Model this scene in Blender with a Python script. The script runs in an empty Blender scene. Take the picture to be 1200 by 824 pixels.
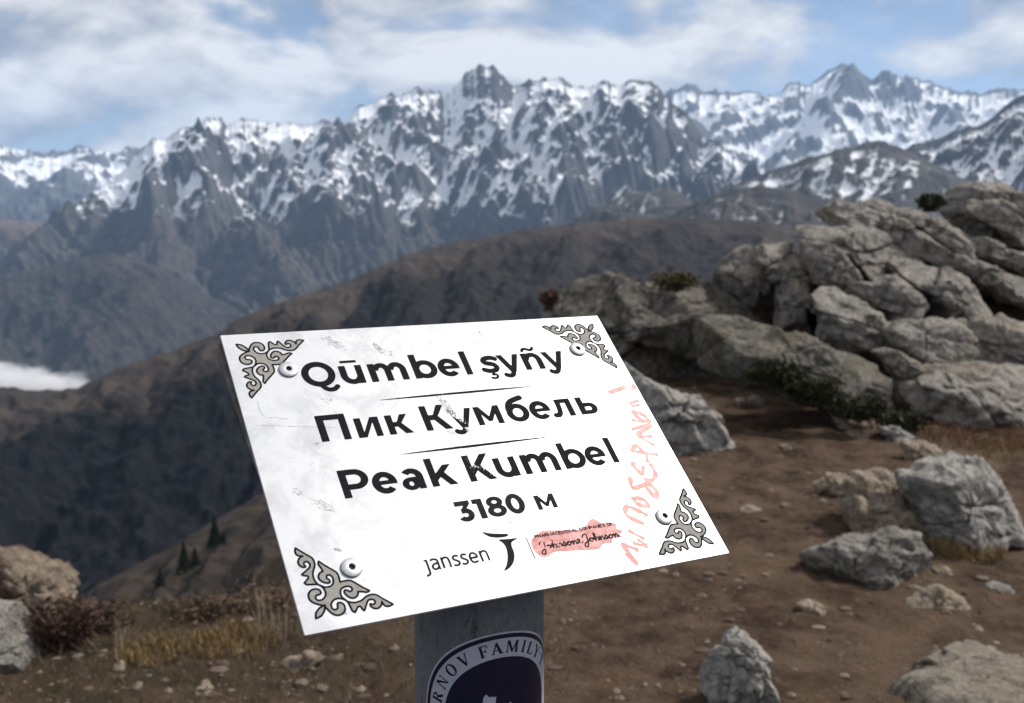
import bpy, bmesh, math, random
import numpy as np
from mathutils import Vector

R = math.radians
scene = bpy.context.scene
col = scene.collection

# ------------------------------------------------------------------ camera
CAM_Z = 1.60
PITCH = R(7.0415)
FPX = 1249.58                      # focal length in photo pixels (1200 wide)
cam_d = bpy.data.cameras.new('camera')
cam = bpy.data.objects.new('camera', cam_d)
col.objects.link(cam)
cam.location = (0, 0, CAM_Z)
cam.rotation_euler = (math.pi / 2 - PITCH, 0, 0)
cam_d.sensor_width = 36.0
cam_d.lens = 36.0 * FPX / 1200.0
cam_d.clip_start = 0.05
cam_d.clip_end = 200000
cam_d.dof.use_dof = True
cam_d.dof.focus_distance = 0.715
cam_d.dof.aperture_fstop = 14.0
scene.camera = cam

# ------------------------------------------------------------------ light
SUN_EL, SUN_AZ = R(47), R(67)      # azimuth measured clockwise from the view direction (+Y)
sd = Vector((math.sin(SUN_AZ) * math.cos(SUN_EL), math.cos(SUN_AZ) * math.cos(SUN_EL), math.sin(SUN_EL)))
sun_d = bpy.data.lights.new('sun', 'SUN')
sun_d.energy = 4.2
sun_d.angle = R(9)
sun_d.color = (1.0, 0.955, 0.89)
sun = bpy.data.objects.new('sun', sun_d)
col.objects.link(sun)
sun.location = sd * 50
sun.rotation_euler = sd.to_track_quat('Z', 'Y').to_euler()

world = bpy.data.worlds.new('World')
scene.world = world
world.use_nodes = True
wn, wl = world.node_tree.nodes, world.node_tree.links
wn.clear()


def wnode(t, **kw):
    n = wn.new(t)
    for k, v in kw.items():
        setattr(n, k, v)
    return n


def wmath(op, a, b=None, c=None, clamp=False):
    n = wnode('ShaderNodeMath', operation=op, use_clamp=clamp)
    for i, v in enumerate((a, b, c)):
        if v is None:
            continue
        if isinstance(v, (int, float)):
            n.inputs[i].default_value = v
        else:
            wl.new(v, n.inputs[i])
    return n.outputs[0]


sky = wnode('ShaderNodeTexSky', sky_type='NISHITA', sun_disc=False)
sky.sun_elevation = SUN_EL
sky.sun_rotation = SUN_AZ
sky.altitude = 3180
sky.dust_density = 1.0
tc = wnode('ShaderNodeTexCoord')
# broken cumulus: lumps of noise over the sky directions, flattened a little, paler on top than below
def wnoise(scale, det, rough, off, dist=0.0, zs=2.1):
    mp = wnode('ShaderNodeMapping')
    mp.inputs['Location'].default_value = off
    mp.inputs['Scale'].default_value = (1, 1, zs)
    wl.new(tc.outputs['Generated'], mp.inputs['Vector'])
    n = wnode('ShaderNodeTexNoise')
    n.inputs['Scale'].default_value = scale
    n.inputs['Detail'].default_value = det
    n.inputs['Roughness'].default_value = rough
    n.inputs['Distortion'].default_value = dist
    wl.new(mp.outputs[0], n.inputs['Vector'])
    return n.outputs[0]


CO = (2.193, 0.286, -1.199)
cov = wnoise(4.6, 9, 0.56, CO, 0.3)
cov_up = wnoise(4.6, 9, 0.56, (CO[0], CO[1], CO[2] + 0.075), 0.3)
big = wnoise(1.7, 3, 0.5, (2.2, 0.4, 1.0))
mr = wnode('ShaderNodeMapRange', interpolation_type='SMOOTHSTEP')
wl.new(cov, mr.inputs[0])
mr.inputs[1].default_value = 0.36
mr.inputs[2].default_value = 0.49
mr.inputs[3].default_value = 0.22
mr.inputs[4].default_value = 1.0
lit = wmath('ADD', wmath('MULTIPLY', wmath('SUBTRACT', cov, cov_up), 3.4), wmath('ADD', wmath('MULTIPLY', big, 0.8), 0.12))
ramp = wnode('ShaderNodeValToRGB')
wl.new(lit, ramp.inputs[0])
ramp.color_ramp.elements[0].position = 0.15
ramp.color_ramp.elements[0].color = (2.9, 3.0, 3.35, 1)
ramp.color_ramp.elements[1].position = 0.85
ramp.color_ramp.elements[1].color = (8.7, 8.5, 8.2, 1)
mix = wnode('ShaderNodeMix', data_type='RGBA')
wl.new(mr.outputs[0], mix.inputs['Factor'])
wl.new(sky.outputs[0], mix.inputs[6])
wl.new(ramp.outputs[0], mix.inputs[7])
bg = wnode('ShaderNodeBackground')
wl.new(mix.outputs[2], bg.inputs[0])
bg.inputs[1].default_value = 0.09
wo = wnode('ShaderNodeOutputWorld')
wl.new(bg.outputs[0], wo.inputs[0])

scene.view_settings.view_transform = 'Standard'
scene.view_settings.look = 'None'
scene.view_settings.exposure = 0.33
scene.view_settings.gamma = 1.0
scene.render.engine = 'CYCLES'
scene.cycles.use_denoising = True
scene.cycles.max_bounces = 6
scene.cycles.diffuse_bounces = 3
scene.cycles.volume_bounces = 4

# ------------------------------------------------------------------ numpy noise
_rs = np.random.RandomState(7)
_perm = np.concatenate([_rs.permutation(256)] * 3)
_g3 = _rs.normal(size=(256, 3))
_g3 /= np.linalg.norm(_g3, axis=1)[:, None]


def noise3(x, y, z):
    xi, yi, zi = np.floor(x).astype(int), np.floor(y).astype(int), np.floor(z).astype(int)
    xf, yf, zf = x - xi, y - yi, z - zi
    xi &= 255; yi &= 255; zi &= 255
    fade = lambda t: t * t * t * (t * (t * 6 - 15) + 10)
    u, v, w = fade(xf), fade(yf), fade(zf)

    def g(a, b, c):
        h = _perm[_perm[_perm[(xi + a) & 255] + ((yi + b) & 255)] + ((zi + c) & 255)]
        gr = _g3[h]
        return gr[..., 0] * (xf - a) + gr[..., 1] * (yf - b) + gr[..., 2] * (zf - c)
    l = lambda a, b, t: a + (b - a) * t
    return l(l(l(g(0, 0, 0), g(1, 0, 0), u), l(g(0, 1, 0), g(1, 1, 0), u), v),
             l(l(g(0, 0, 1), g(1, 0, 1), u), l(g(0, 1, 1), g(1, 1, 1), u), v), w)


def fbm(x, y, z, octv=5, gain=0.5, lac=2.03):
    s, a = 0, 1.0
    for _ in range(octv):
        s = s + a * noise3(x, y, z)
        x, y, z, a = x * lac + 17.1, y * lac + 5.3, z * lac + 9.7, a * gain
    return s


def ridged(x, y, z, octv=5, gain=0.5, lac=2.03):
    s, a, w = 0, 1.0, 1.0
    for _ in range(octv):
        n = 1 - np.abs(noise3(x, y, z)) * 1.9
        n = np.clip(n, 0, 1) ** 2
        s = s + a * n * w
        w = np.clip(n * 1.6, 0, 1)
        x, y, z, a = x * lac + 31.7, y * lac + 11.9, z * lac + 3.1, a * gain
    return s


def sstep(a, b, x):
    t = np.clip((x - a) / (b - a), 0, 1)
    return t * t * (3 - 2 * t)


# ------------------------------------------------------------------ object helpers
def tag(o, label=None, cat=None, group=None, kind=None):
    if label: o['label'] = label
    if cat: o['category'] = cat
    if group: o['group'] = group
    if kind: o['kind'] = kind
    return o


def mesh_obj(name, verts, faces, mats, parent=None, smooth=True, mat_idx=None, attrs=None):
    me = bpy.data.meshes.new(name)
    if isinstance(verts, np.ndarray):
        verts = verts.astype(np.float32)
    if isinstance(faces, np.ndarray):
        n, k = faces.shape
        me.vertices.add(len(verts)); me.vertices.foreach_set('co', np.ascontiguousarray(verts).ravel())
        me.loops.add(n * k); me.loops.foreach_set('vertex_index', faces.astype(np.int32).ravel())
        me.polygons.add(n)
        me.polygons.foreach_set('loop_start', np.arange(0, n * k, k, dtype=np.int32))
        me.update(calc_edges=True)
    else:
        me.from_pydata([tuple(map(float, v)) for v in verts], [], [tuple(f) for f in faces])
        me.update()
    for m in (mats if isinstance(mats, (list, tuple)) else [mats]):
        me.materials.append(m)
    if mat_idx is not None:
        me.polygons.foreach_set('material_index', np.asarray(mat_idx, dtype=np.int32))
    me.polygons.foreach_set('use_smooth', np.full(len(me.polygons), smooth))
    for k, v in (attrs or {}).items():
        a = me.attributes.new(k, 'FLOAT', 'POINT')
        a.data.foreach_set('value', np.asarray(v, dtype=np.float32).ravel())
    o = bpy.data.objects.new(name, me)
    col.objects.link(o)
    if parent is not None:
        o.parent = parent
    return o


def empty(name, loc=(0, 0, 0)):
    o = bpy.data.objects.new(name, None)
    o.empty_display_size = 0.1
    o.location = loc
    col.objects.link(o)
    return o


def grid_faces(nu, nv):
    i = np.arange(nu - 1)[:, None] * nv + np.arange(nv - 1)[None, :]
    return np.stack([i, i + nv, i + nv + 1, i + 1], -1).reshape(-1, 4)


def ray(px, py):
    """world direction seen through a photo pixel"""
    a, b = (np.asarray(px, float) - 600) / FPX, (np.asarray(py, float) - 412) / FPX
    return np.stack([a, math.cos(PITCH) - b * math.sin(PITCH), -math.sin(PITCH) - b * math.cos(PITCH)], -1)


def at(px, py, Y):
    d = ray(px, py)
    return np.array([0, 0, CAM_Z]) + d * (np.asarray(Y) / d[..., 1])[..., None]


# ------------------------------------------------------------------ materials
class NT:
    def __init__(self, name):
        self.m = bpy.data.materials.new(name)
        self.m.use_nodes = True
        self.n, self.l = self.m.node_tree.nodes, self.m.node_tree.links
        self.b = self.n['Principled BSDF']
        self.pos = None

    def _in(self, node, i, v):
        if v is None:
            return
        if hasattr(v, 'is_output'):
            self.l.new(v, node.inputs[i])
        else:
            if isinstance(v, tuple) and len(v) == 3 and node.inputs[i].type == 'RGBA':
                v = v + (1,)
            node.inputs[i].default_value = v

    def coord(self, kind='Object'):
        t = self.n.new('ShaderNodeTexCoord')
        return t.outputs[kind]

    def position(self):
        if self.pos is None:
            self.pos = self.n.new('ShaderNodeNewGeometry')
        return self.pos.outputs['Position']

    def normal_z(self):
        g = self.n.new('ShaderNodeNewGeometry')
        s = self.n.new('ShaderNodeSeparateXYZ')
        self.l.new(g.outputs['Normal'], s.inputs[0])
        return s.outputs[2]

    def map(self, vec, scale=(1, 1, 1), loc=(0, 0, 0), rot=(0, 0, 0)):
        m = self.n.new('ShaderNodeMapping')
        self.l.new(vec, m.inputs['Vector'])
        m.inputs['Scale'].default_value = scale
        m.inputs['Location'].default_value = loc
        m.inputs['Rotation'].default_value = rot
        return m.outputs[0]

    def noise(self, vec, scale, det=5, rough=0.55, dist=0.0):
        t = self.n.new('ShaderNodeTexNoise')
        self.l.new(vec, t.inputs['Vector'])
        t.inputs['Scale'].default_value = scale
        t.inputs['Detail'].default_value = det
        t.inputs['Roughness'].default_value = rough
        t.inputs['Distortion'].default_value = dist
        return t.outputs[0]

    def voronoi(self, vec, scale, feature='F1'):
        t = self.n.new('ShaderNodeTexVoronoi')
        t.feature = feature
        self.l.new(vec, t.inputs['Vector'])
        t.inputs['Scale'].default_value = scale
        return t.outputs['Distance']

    def math(self, op, a, b=None, clamp=False):
        t = self.n.new('ShaderNodeMath')
        t.operation = op
        t.use_clamp = clamp
        self._in(t, 0, a); self._in(t, 1, b)
        return t.outputs[0]

    def step(self, v, a, b, lo=0.0, hi=1.0):
        t = self.n.new('ShaderNodeMapRange')
        t.interpolation_type = 'SMOOTHSTEP'
        self._in(t, 0, v)
        for i, q in zip((1, 2, 3, 4), (a, b, lo, hi)):
            t.inputs[i].default_value = q
        return t.outputs[0]

    def mix(self, f, a, b, mode='MIX'):
        t = self.n.new('ShaderNodeMix')
        t.data_type = 'RGBA'
        t.blend_type = mode
        self._in(t, 0, f); self._in(t, 6, a); self._in(t, 7, b)
        return t.outputs[2]

    def attr(self, name):
        t = self.n.new('ShaderNodeAttribute')
        t.attribute_name = name
        return t.outputs['Fac']

    def bump(self, h, strength=0.5, dist=0.01, normal=None):
        t = self.n.new('ShaderNodeBump')
        t.inputs['Strength'].default_value = strength
        t.inputs['Distance'].default_value = dist
        self._in(t, 'Height', h)
        if normal is not None:
            self.l.new(normal, t.inputs['Normal'])
        return t.outputs[0]

    def out(self, color, rough=0.9, metallic=0.0, normal=None, spec=0.3):
        self._in(self.b, 'Base Color', color)
        self._in(self.b, 'Roughness', rough)
        self._in(self.b, 'Metallic', metallic)
        self.b.inputs['Specular IOR Level'].default_value = spec
        if normal is not None:
            self.l.new(normal, self.b.inputs['Normal'])
        return self.m


def m_terrain(name, rock1, rock2, veg1, veg2, scale, soft=(0.40, 0.60), snow_col=(0.82, 0.84, 0.88)):
    t = NT(name)
    p = t.map(t.position(), (1 / scale,) * 3)
    n1 = t.noise(p, 6, 8, 0.62)
    n2 = t.noise(p, 30, 6, 0.62)
    rock = t.mix(t.step(n1, 0.35, 0.65), rock1, rock2)
    veg = t.mix(t.step(n2, 0.38, 0.62), veg1, veg2)
    base = t.mix(t.attr('veg'), rock, veg)
    s = t.math('ADD', t.attr('snow'), t.math('MULTIPLY', t.math('SUBTRACT', n2, 0.5), 0.95))
    s = t.step(s, *soft)
    c = t.mix(s, base, snow_col)
    return t.out(c, 0.92, spec=0.1)


def m_rock(name, c1, c2, dark, warm, size=1.0, warmth=0.35, moss=0.0):
    t = NT(name)
    wm = lambda c_: (c_[0] * 1.025, c_[1] * 0.99, c_[2] * 0.95)
    c1, c2 = wm(c1), wm(c2)
    p = t.position()
    n1 = t.noise(p, 3.2 / size, 8, 0.6, 0.4)
    n2 = t.noise(p, 17 / size, 8, 0.68)
    n3 = t.noise(p, 75 / size, 5, 0.65)
    v = t.voronoi(p, 42 / size)
    c = t.mix(t.step(n2, 0.36, 0.64), c1, c2)
    c = t.mix(t.math('MULTIPLY', t.step(n1, 0.5, 0.68), warmth), c, warm)
    lich = t.math('MULTIPLY', t.step(t.noise(p, 9 / size, 9, 0.72, 0.6), 0.50, 0.60), t.step(n3, 0.40, 0.58))
    c = t.mix(t.math('MULTIPLY', lich, 0.80), c, dark)
    st = t.math('MULTIPLY', t.step(t.noise(t.map(p, (1, 1, .45)), 5 / size, 7, 0.66, 0.8), 0.53, 0.63), 0.62)
    c = t.mix(st, c, tuple(q * 0.30 for q in c1))
    c = t.mix(t.math('MULTIPLY', t.step(n3, 0.56, 0.70), 0.4), c, tuple(min(1, 1.35 * q) for q in c2))
    if moss:
        mm = t.math('MULTIPLY', t.step(t.noise(p, 6 / size, 7, 0.7), 0.52, 0.64), moss)
        c = t.mix(mm, c, (0.045, 0.045, 0.018))
    h = t.math('ADD', t.math('MULTIPLY', n2, 1.0), t.math('MULTIPLY', n3, 0.45))
    h = t.math('ADD', h, t.math('MULTIPLY', v, 0.25))
    return t.out(c, 0.9, normal=t.bump(h, 1.0, 0.045 * size), spec=0.2)


M_ROCK = m_rock('granite', (0.19, 0.183, 0.172), (0.34, 0.33, 0.31), (0.035, 0.034, 0.033), (0.20, 0.15, 0.10))
M_ROCK_L = m_rock('pale_granite', (0.25, 0.245, 0.235), (0.42, 0.415, 0.40), (0.045, 0.045, 0.045), (0.27, 0.22, 0.16), 0.55, 0.25)
M_ROCK_P = m_rock('outcrop_granite', (0.20, 0.19, 0.176), (0.36, 0.345, 0.322), (0.045, 0.042, 0.04), (0.25, 0.19, 0.13), 1.1, 0.5)
M_ROCK_M = m_rock('mossy_granite', (0.105, 0.10, 0.09), (0.215, 0.205, 0.185), (0.025, 0.024, 0.022), (0.17, 0.13, 0.08), 1.0, 0.4, 0.85)
M_ROCK_W = m_rock('warm_stone', (0.21, 0.17, 0.13), (0.36, 0.31, 0.25), (0.06, 0.045, 0.035), (0.25, 0.17, 0.11), 0.4, 0.5)
M_ROCK_T = m_rock('tan_bedrock', (0.17, 0.15, 0.125), (0.28, 0.255, 0.22), (0.06, 0.05, 0.04), (0.20, 0.15, 0.11), 0.45, 0.4)
M_ROCK_R = m_rock('rusty_stone', (0.14, 0.11, 0.085), (0.28, 0.235, 0.185), (0.035, 0.022, 0.017), (0.10, 0.040, 0.025), 0.6, 0.9)


def m_dirt():
    t = NT('dirt')
    p = t.position()
    n0 = t.noise(p, 0.9, 6, 0.6, 0.3)
    n1 = t.noise(p, 5.5, 8, 0.66)
    n2 = t.noise(p, 38, 6, 0.7)
    n3 = t.noise(p, 160, 4, 0.7)
    c = t.mix(t.step(n1, 0.36, 0.64), (0.050, 0.031, 0.021), (0.150, 0.098, 0.066))
    c = t.mix(t.math('MULTIPLY', t.step(n0, 0.44, 0.60), 0.65), c, (0.185, 0.128, 0.088))
    c = t.mix(t.math('MULTIPLY', t.step(n2, 0.55, 0.68), 0.55), c, (0.19, 0.15, 0.12))
    c = t.mix(t.math('MULTIPLY', t.step(n3, 0.52, 0.68), 0.7), c, (0.035, 0.023, 0.018))
    c = t.mix(t.math('MULTIPLY', t.attr('litter'), t.step(n1, 0.38, 0.6)), c, (0.05, 0.042, 0.026))
    h = t.math('ADD', t.math('MULTIPLY', n1, 1.0), t.math('ADD', t.math('MULTIPLY', n2, 0.5), t.math('MULTIPLY', n3, 0.2)))
    return t.out(c, 0.95, normal=t.bump(h, 1.0, 0.09), spec=0.1)


M_DIRT = m_dirt()


def m_plain(name, c, rough=0.6, metallic=0.0, var=0.12, scale=40, spec=0.3, bump=0.0):
    t = NT(name)
    n = t.noise(t.coord(), scale, 6, 0.62)
    cc = t.mix(t.step(n, 0.3, 0.7), tuple(q * (1 - var) for q in c), tuple(min(1, q * (1 + var)) for q in c))
    return t.out(cc, rough, metallic, t.bump(n, bump, 0.002) if bump else None, spec)


# ------------------------------------------------------------------ far terrain
def ridge(name, skyline, dist, base_r, base_z, mat, cols, rows, spur=0.0, spur_len=1000., jag=0.0, stretch=2.6,
          prof=0.8, back=0.35, seed=0.0, snow=None, veg=None, fine=0.15, rowpow=1.0, label=None):
    sk = np.array(skyline, float)
    px = np.linspace(sk[0, 0], sk[-1, 0], cols)
    py = np.interp(px, sk[:, 0], sk[:, 1])
    kw = max(3, int(30 / (px[1] - px[0])) | 1)
    ker = np.hanning(kw + 2)[1:-1]; ker /= ker.sum()
    py0 = np.convolve(np.pad(py, kw // 2, mode='edge'), ker, 'valid')
    if jag:
        py = py - jag * (ridged(px / 30 + seed, px * 0 + seed, px * 0 + .5, 6, 0.62) - 0.85)
    ds = np.array(dist, float)
    D = np.interp(px, ds[:, 0], ds[:, 1])
    d = ray(px, py)
    hz = np.hypot(d[:, 0], d[:, 1])
    az = d[:, :2] / hz[:, None]
    zc = CAM_Z + D * d[:, 2] / hz
    d0 = ray(px, py0)
    zs = CAM_Z + D * d0[:, 2] / np.hypot(d0[:, 0], d0[:, 1])
    nb = max(6, rows // 8)
    t = np.concatenate([-np.linspace(back, 0, nb, endpoint=False), np.linspace(0, 1, rows) ** rowpow])
    tt = np.clip(t, 0, 1)[None, :]
    rr = D[:, None] - (D[:, None] - base_r) * t[None, :]
    rr = np.where(t[None, :] < 0, D[:, None] - (D[:, None] - base_r) * t[None, :], rr)
    X, Y = az[:, :1] * rr, az[:, 1:] * rr
    s = np.cumsum(np.hypot(np.gradient(az[:, 0] * D), np.gradient(az[:, 1] * D)))[:, None] + 0 * tt
    dd = (D[:, None] - base_r) * t[None, :]
    P = 1 - (1 - tt) ** (1 / prof) if prof < 1 else tt ** prof
    ze = zs[:, None] + (zc - zs)[:, None] * np.exp(-tt / 0.2)
    Z = ze + (base_z - ze) * P
    Z = np.where(t[None, :] < 0, zc[:, None] - 0.45 * np.abs(dd), Z)
    env = sstep(0, 0.14, tt) * (1 - 0.6 * sstep(0.5, 1.0, tt))
    wx = 0.45 * spur_len * fbm(s / spur_len / 1.3 + seed, dd / spur_len / 1.3, s * 0 + 3.3, 4)
    tent = lambda v: 1 - 2 * np.abs((v - np.floor(v)) - 0.5)
    wy = 0.35 * spur_len * fbm(s / spur_len * 2.1 + seed, dd / spur_len * 2.1, s * 0 + 8.3, 4)
    lean = 0.9 / stretch
    q1 = (0.72 * tent((s + wx * 1.5 + lean * 0.7 * dd) / spur_len + seed) + 0.24 * tent((s + wy - lean * 1.1 * dd) / (spur_len * 0.47) + seed)
          + 0.105 * tent((s + wy * .6 + wx * .4 + lean * 1.5 * dd) / (spur_len * 0.21)) + 0.05 * tent((s - wy * .5 - lean * 1.3 * dd) / (spur_len * 0.093))
          + 0.12 * ridged(s / spur_len * 2.6 + seed, dd / spur_len * 2.2, s * 0 + seed, 6, 0.55))
    q1 = q1 * 1.25 + 0.05
    q2 = fbm(s / spur_len * 0.5 + seed * 2, dd / spur_len * 0.5, s * 0 + 7.7, 4)
    q3 = ridged(X / spur_len * 5 + seed, Y / spur_len * 5, X * 0 + seed, 6, 0.55)
    N = spur * ((q1 - 0.75) * 1.0 + q2 * 0.7) * env + spur * fine * (q3 - 0.75) * (0.25 + sstep(0, 0.1, tt))
    Z = Z + N
    V = np.stack([X, Y, Z], -1)
    # slope and hollow measures for the snow and plant cover
    du = np.gradient(V, axis=0); dv = np.gradient(V, axis=1)
    nrm = np.cross(du, dv)
    nrm /= np.linalg.norm(nrm, axis=-1, keepdims=True) + 1e-9
    nz = np.abs(nrm[..., 2])
    k = 5
    pad = np.pad(Z, k, mode='edge')
    c1 = np.cumsum(np.pad(pad, ((1, 0), (1, 0))), 0); c1 = np.cumsum(c1, 1)
    w = 2 * k + 1
    box = (c1[w:, w:] - c1[:-w, w:] - c1[w:, :-w] + c1[:-w, :-w]) / w / w
    hollow = (box - Z) / (spur * 0.10 + 1e-6)
    k = 15
    pad = np.pad(Z - P * (base_z - zs[:, None]), k, mode='edge')
    c1 = np.cumsum(np.pad(pad, ((1, 0), (1, 0))), 0); c1 = np.cumsum(c1, 1)
    w = 2 * k + 1
    box = (c1[w:, w:] - c1[:-w, w:] - c1[w:, :-w] + c1[:-w, :-w]) / w / w
    hollow = np.clip(hollow, -2, 2) * 0.6 + np.clip((box - (Z - P * (base_z - zs[:, None]))) / (spur * 0.25 + 1e-6), -2, 2) * 0.7
    aspect = np.gradient(Z, axis=0) / (np.gradient(s, axis=0) + 1e-6)
    info = dict(aspect=np.clip(aspect, -1.5, 1.5), X=X, Y=Y, Z=Z, nz=nz, hollow=np.clip(hollow, -2, 2), t=tt + 0 * Z, s=s + 0 * Z, dd=dd, seed=seed,
                px=px[:, None] + 0 * Z)
    sn = snow(info) if snow else np.zeros_like(Z)
    vg = veg(info) if veg else np.zeros_like(Z)
    o = mesh_obj(name, V.reshape(-1, 3), grid_faces(len(px), len(t)), mat, attrs={'snow': np.clip(sn, 0, 1), 'veg': np.clip(vg, 0, 1)})
    tag(o, label=label, kind='structure')
    return o


def snow_fn(line, width, slope_w=1.6, hollow_w=0.35, bias=0.0, slope0=0.62, noise_w=0.5, nscale=260., streak=0.0):
    def f(i):
        a = sstep(line - width, line + width, i['Z'] + 120 * fbm(i['s'] / 500, i['dd'] / 500, i['s'] * 0 + i['seed'], 4))
        n = fbm(i['X'] / nscale, i['Y'] / nscale, i['Z'] / nscale + i['seed'], 5, 0.6)
        if streak:
            n = fbm(i['s'] / nscale + 0.12 * i['dd'] / nscale, i['dd'] / (nscale * streak), i['s'] * 0 + i['seed'], 5, 0.6) * 1.3
        return a * (0.5 + bias + slope_w * (i['nz'] - slope0) + hollow_w * i['hollow'] + noise_w * n + 0.34 * i['aspect'])
    return f


def low_veg(line, width):
    def f(i):
        return 1 - sstep(line - width, line + width, i['Z'] + 150 * fbm(i['s'] / 400, i['dd'] / 400, i['s'] * 0 + 4.4, 4))
    return f


M_MAIN = m_terrain('alpine_rock', (0.050, 0.052, 0.058), (0.100, 0.098, 0.10), (0.038, 0.037, 0.037), (0.086, 0.076, 0.066), 1500, soft=(0.32, 0.70))
M_FAR = m_terrain('far_rock', (0.06, 0.06, 0.065), (0.11, 0.11, 0.11), (0.04, 0.04, 0.036), (0.08, 0.07, 0.055), 2500, soft=(0.30, 0.75))
M_FOOT = m_terrain('brown_foothill', (0.085, 0.062, 0.05), (0.13, 0.092, 0.072), (0.022, 0.021, 0.02), (0.050, 0.042, 0.036), 1200)
M_DARKHILL = m_terrain('scree_hill', (0.040, 0.038, 0.038), (0.078, 0.073, 0.070), (0.045, 0.038, 0.034), (0.075, 0.062, 0.052), 700, soft=(0.28, 0.95))
M_SPUR = m_terrain('grass_spur', (0.028, 0.024, 0.023), (0.056, 0.044, 0.037), (0.002, 0.003, 0.004), (0.008, 0.008, 0.009), 420)
M_FLANK = m_terrain('summit_flank', (0.022, 0.017, 0.014), (0.040, 0.030, 0.024), (0.007, 0.007, 0.007), (0.018, 0.015, 0.013), 60)

SK_MAIN = [(-250, 400), (-100, 340), (0, 300), (40, 275), (90, 243), (110, 222), (140, 205), (165, 180), (180, 168), (200, 165), (215, 152),
           (240, 142), (258, 141), (268, 150), (280, 146), (310, 142), (345, 148), (360, 151), (380, 143), (395, 151), (402, 146),
           (420, 130), (435, 118), (450, 110), (462, 112), (475, 108), (490, 103), (500, 108), (520, 113), (530, 108), (538, 99),
           (546, 86), (556, 80), (563, 73), (569, 79), (577, 80), (586, 88), (596, 94), (608, 106), (617, 95), (640, 92), (660, 93), (672, 100),
           (690, 104), (705, 100), (715, 97), (730, 101), (745, 97), (765, 98), (775, 108), (785, 122), (800, 130), (812, 142),
           (825, 158), (840, 165), (855, 178), (880, 192), (900, 205), (930, 225), (960, 250), (1010, 290), (1080, 340)]
ridge('snowy_mountains', SK_MAIN, [(-250, 9500), (90, 9000), (560, 8600), (780, 8200), (960, 7200), (1080, 6800)], 4300, -1350, M_MAIN, 1050, 300,
      spur=410, spur_len=1500, jag=5, prof=0.66, seed=2.3, fine=0.085, stretch=1.3, rowpow=1.25,
      snow=snow_fn(40, 190, slope_w=1.7, hollow_w=0.55, slope0=0.66, bias=0.07, noise_w=0.40), veg=low_veg(60, 260))
ridge('distant_peaks', [(640, 240), (700, 170), (760, 130), (790, 106), (805, 100), (830, 108), (860, 112), (890, 113), (920, 106), (926, 98), (945, 103),
                        (955, 92), (970, 82), (990, 76), (1005, 80), (1020, 96), (1035, 88), (1050, 92), (1070, 90), (1090, 97),
                        (1110, 105), (1130, 109), (1150, 113), (1170, 107), (1200, 101), (1260, 96), (1350, 112), (1500, 130)],
      [(640, 15000), (1500, 15500)], 8500, -300, M_FAR, 700, 170, spur=480, spur_len=2100, jag=5, stretch=1.4, prof=0.6, seed=8.1, fine=0.05,
      snow=snow_fn(300, 300, slope_w=1.6, hollow_w=0.5, bias=0.12, noise_w=0.3, nscale=500.))
ridge('remote_range', [(-350, 190), (-100, 176), (0, 172), (20, 178), (50, 181), (85, 176), (95, 170), (110, 176), (130, 179), (150, 172), (165, 178),
                       (200, 190), (260, 215), (330, 245), (420, 280)], [(-350, 17000), (420, 17500)], 10500, -600, M_FAR, 420, 110, spur=320,
      spur_len=1700, jag=4, prof=0.65, seed=5.5, fine=0.15, snow=snow_fn(500, 300, slope_w=1.8, bias=0.12, nscale=500.))
ridge('brown_foothills', [(-350, 235), (-100, 252), (0, 257), (40, 262), (75, 259), (130, 257), (170, 275), (230, 310), (330, 370)],
      [(-350, 10500), (330, 10500)], 6800, -1000, M_FOOT, 300, 90, spur=150, spur_len=1000, prof=0.8, seed=11.2, fine=0.1, jag=2,
      veg=low_veg(-150, 160))
ridge('lower_foothills', [(-350, 300), (-100, 312), (0, 324), (60, 312), (100, 302), (130, 297), (155, 300), (185, 312), (230, 338), (300, 378), (380, 430), (480, 480)],
      [(-350, 6800), (480, 6200)], 3600, -1250, M_FOOT, 420, 120, spur=140, spur_len=900, prof=0.9, seed=14.2, fine=0.12, jag=2,
      veg=low_veg(-120, 110))
ridge('snow_streaked_ridge', [(900, 250), (950, 205), (1000, 190), (1050, 178), (1080, 168), (1120, 155), (1150, 145), (1180, 125), (1195, 112), (1215, 105), (1260, 98),
                              (1330, 110), (1450, 150)], [(900, 7000), (1450, 5500)], 3600, -500, M_DARKHILL, 460, 160, spur=110, spur_len=520, jag=3,
      prof=0.7, seed=4.7, fine=0.14, snow=snow_fn(100, 160, slope_w=1.5, hollow_w=0.5, bias=0.10, slope0=0.66, nscale=120., streak=4))
ridge('pyramid_hill', [(680, 310), (760, 268), (840, 228), (880, 209), (920, 195), (960, 182), (1000, 172), (1030, 165), (1055, 172), (1090, 190), (1130, 210),
                       (1180, 238), (1260, 270), (1400, 320)], [(680, 4900), (1030, 4600), (1400, 4600)], 3000, -420, M_DARKHILL, 520, 150, spur=60,
      spur_len=430, jag=2, prof=0.85, stretch=5, seed=6.9, fine=0.12,
      snow=snow_fn(60, 150, slope_w=0.8, hollow_w=0.3, bias=0.02, slope0=0.75, noise_w=0.7, nscale=70., streak=12))
ridge('streaked_shoulder', [(520, 330), (600, 296), (660, 268), (700, 242), (740, 227), (780, 222), (800, 228), (830, 250), (880, 285), (960, 330)],
      [(520, 4300), (960, 4000)], 2400, -500, M_DARKHILL, 380, 110, spur=45, spur_len=330, jag=2, prof=0.85, stretch=5, seed=9.4, fine=0.12,
      snow=snow_fn(60, 110, slope_w=0.8, hollow_w=0.3, bias=-0.04, slope0=0.75, noise_w=0.8, nscale=50., streak=12))
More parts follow.
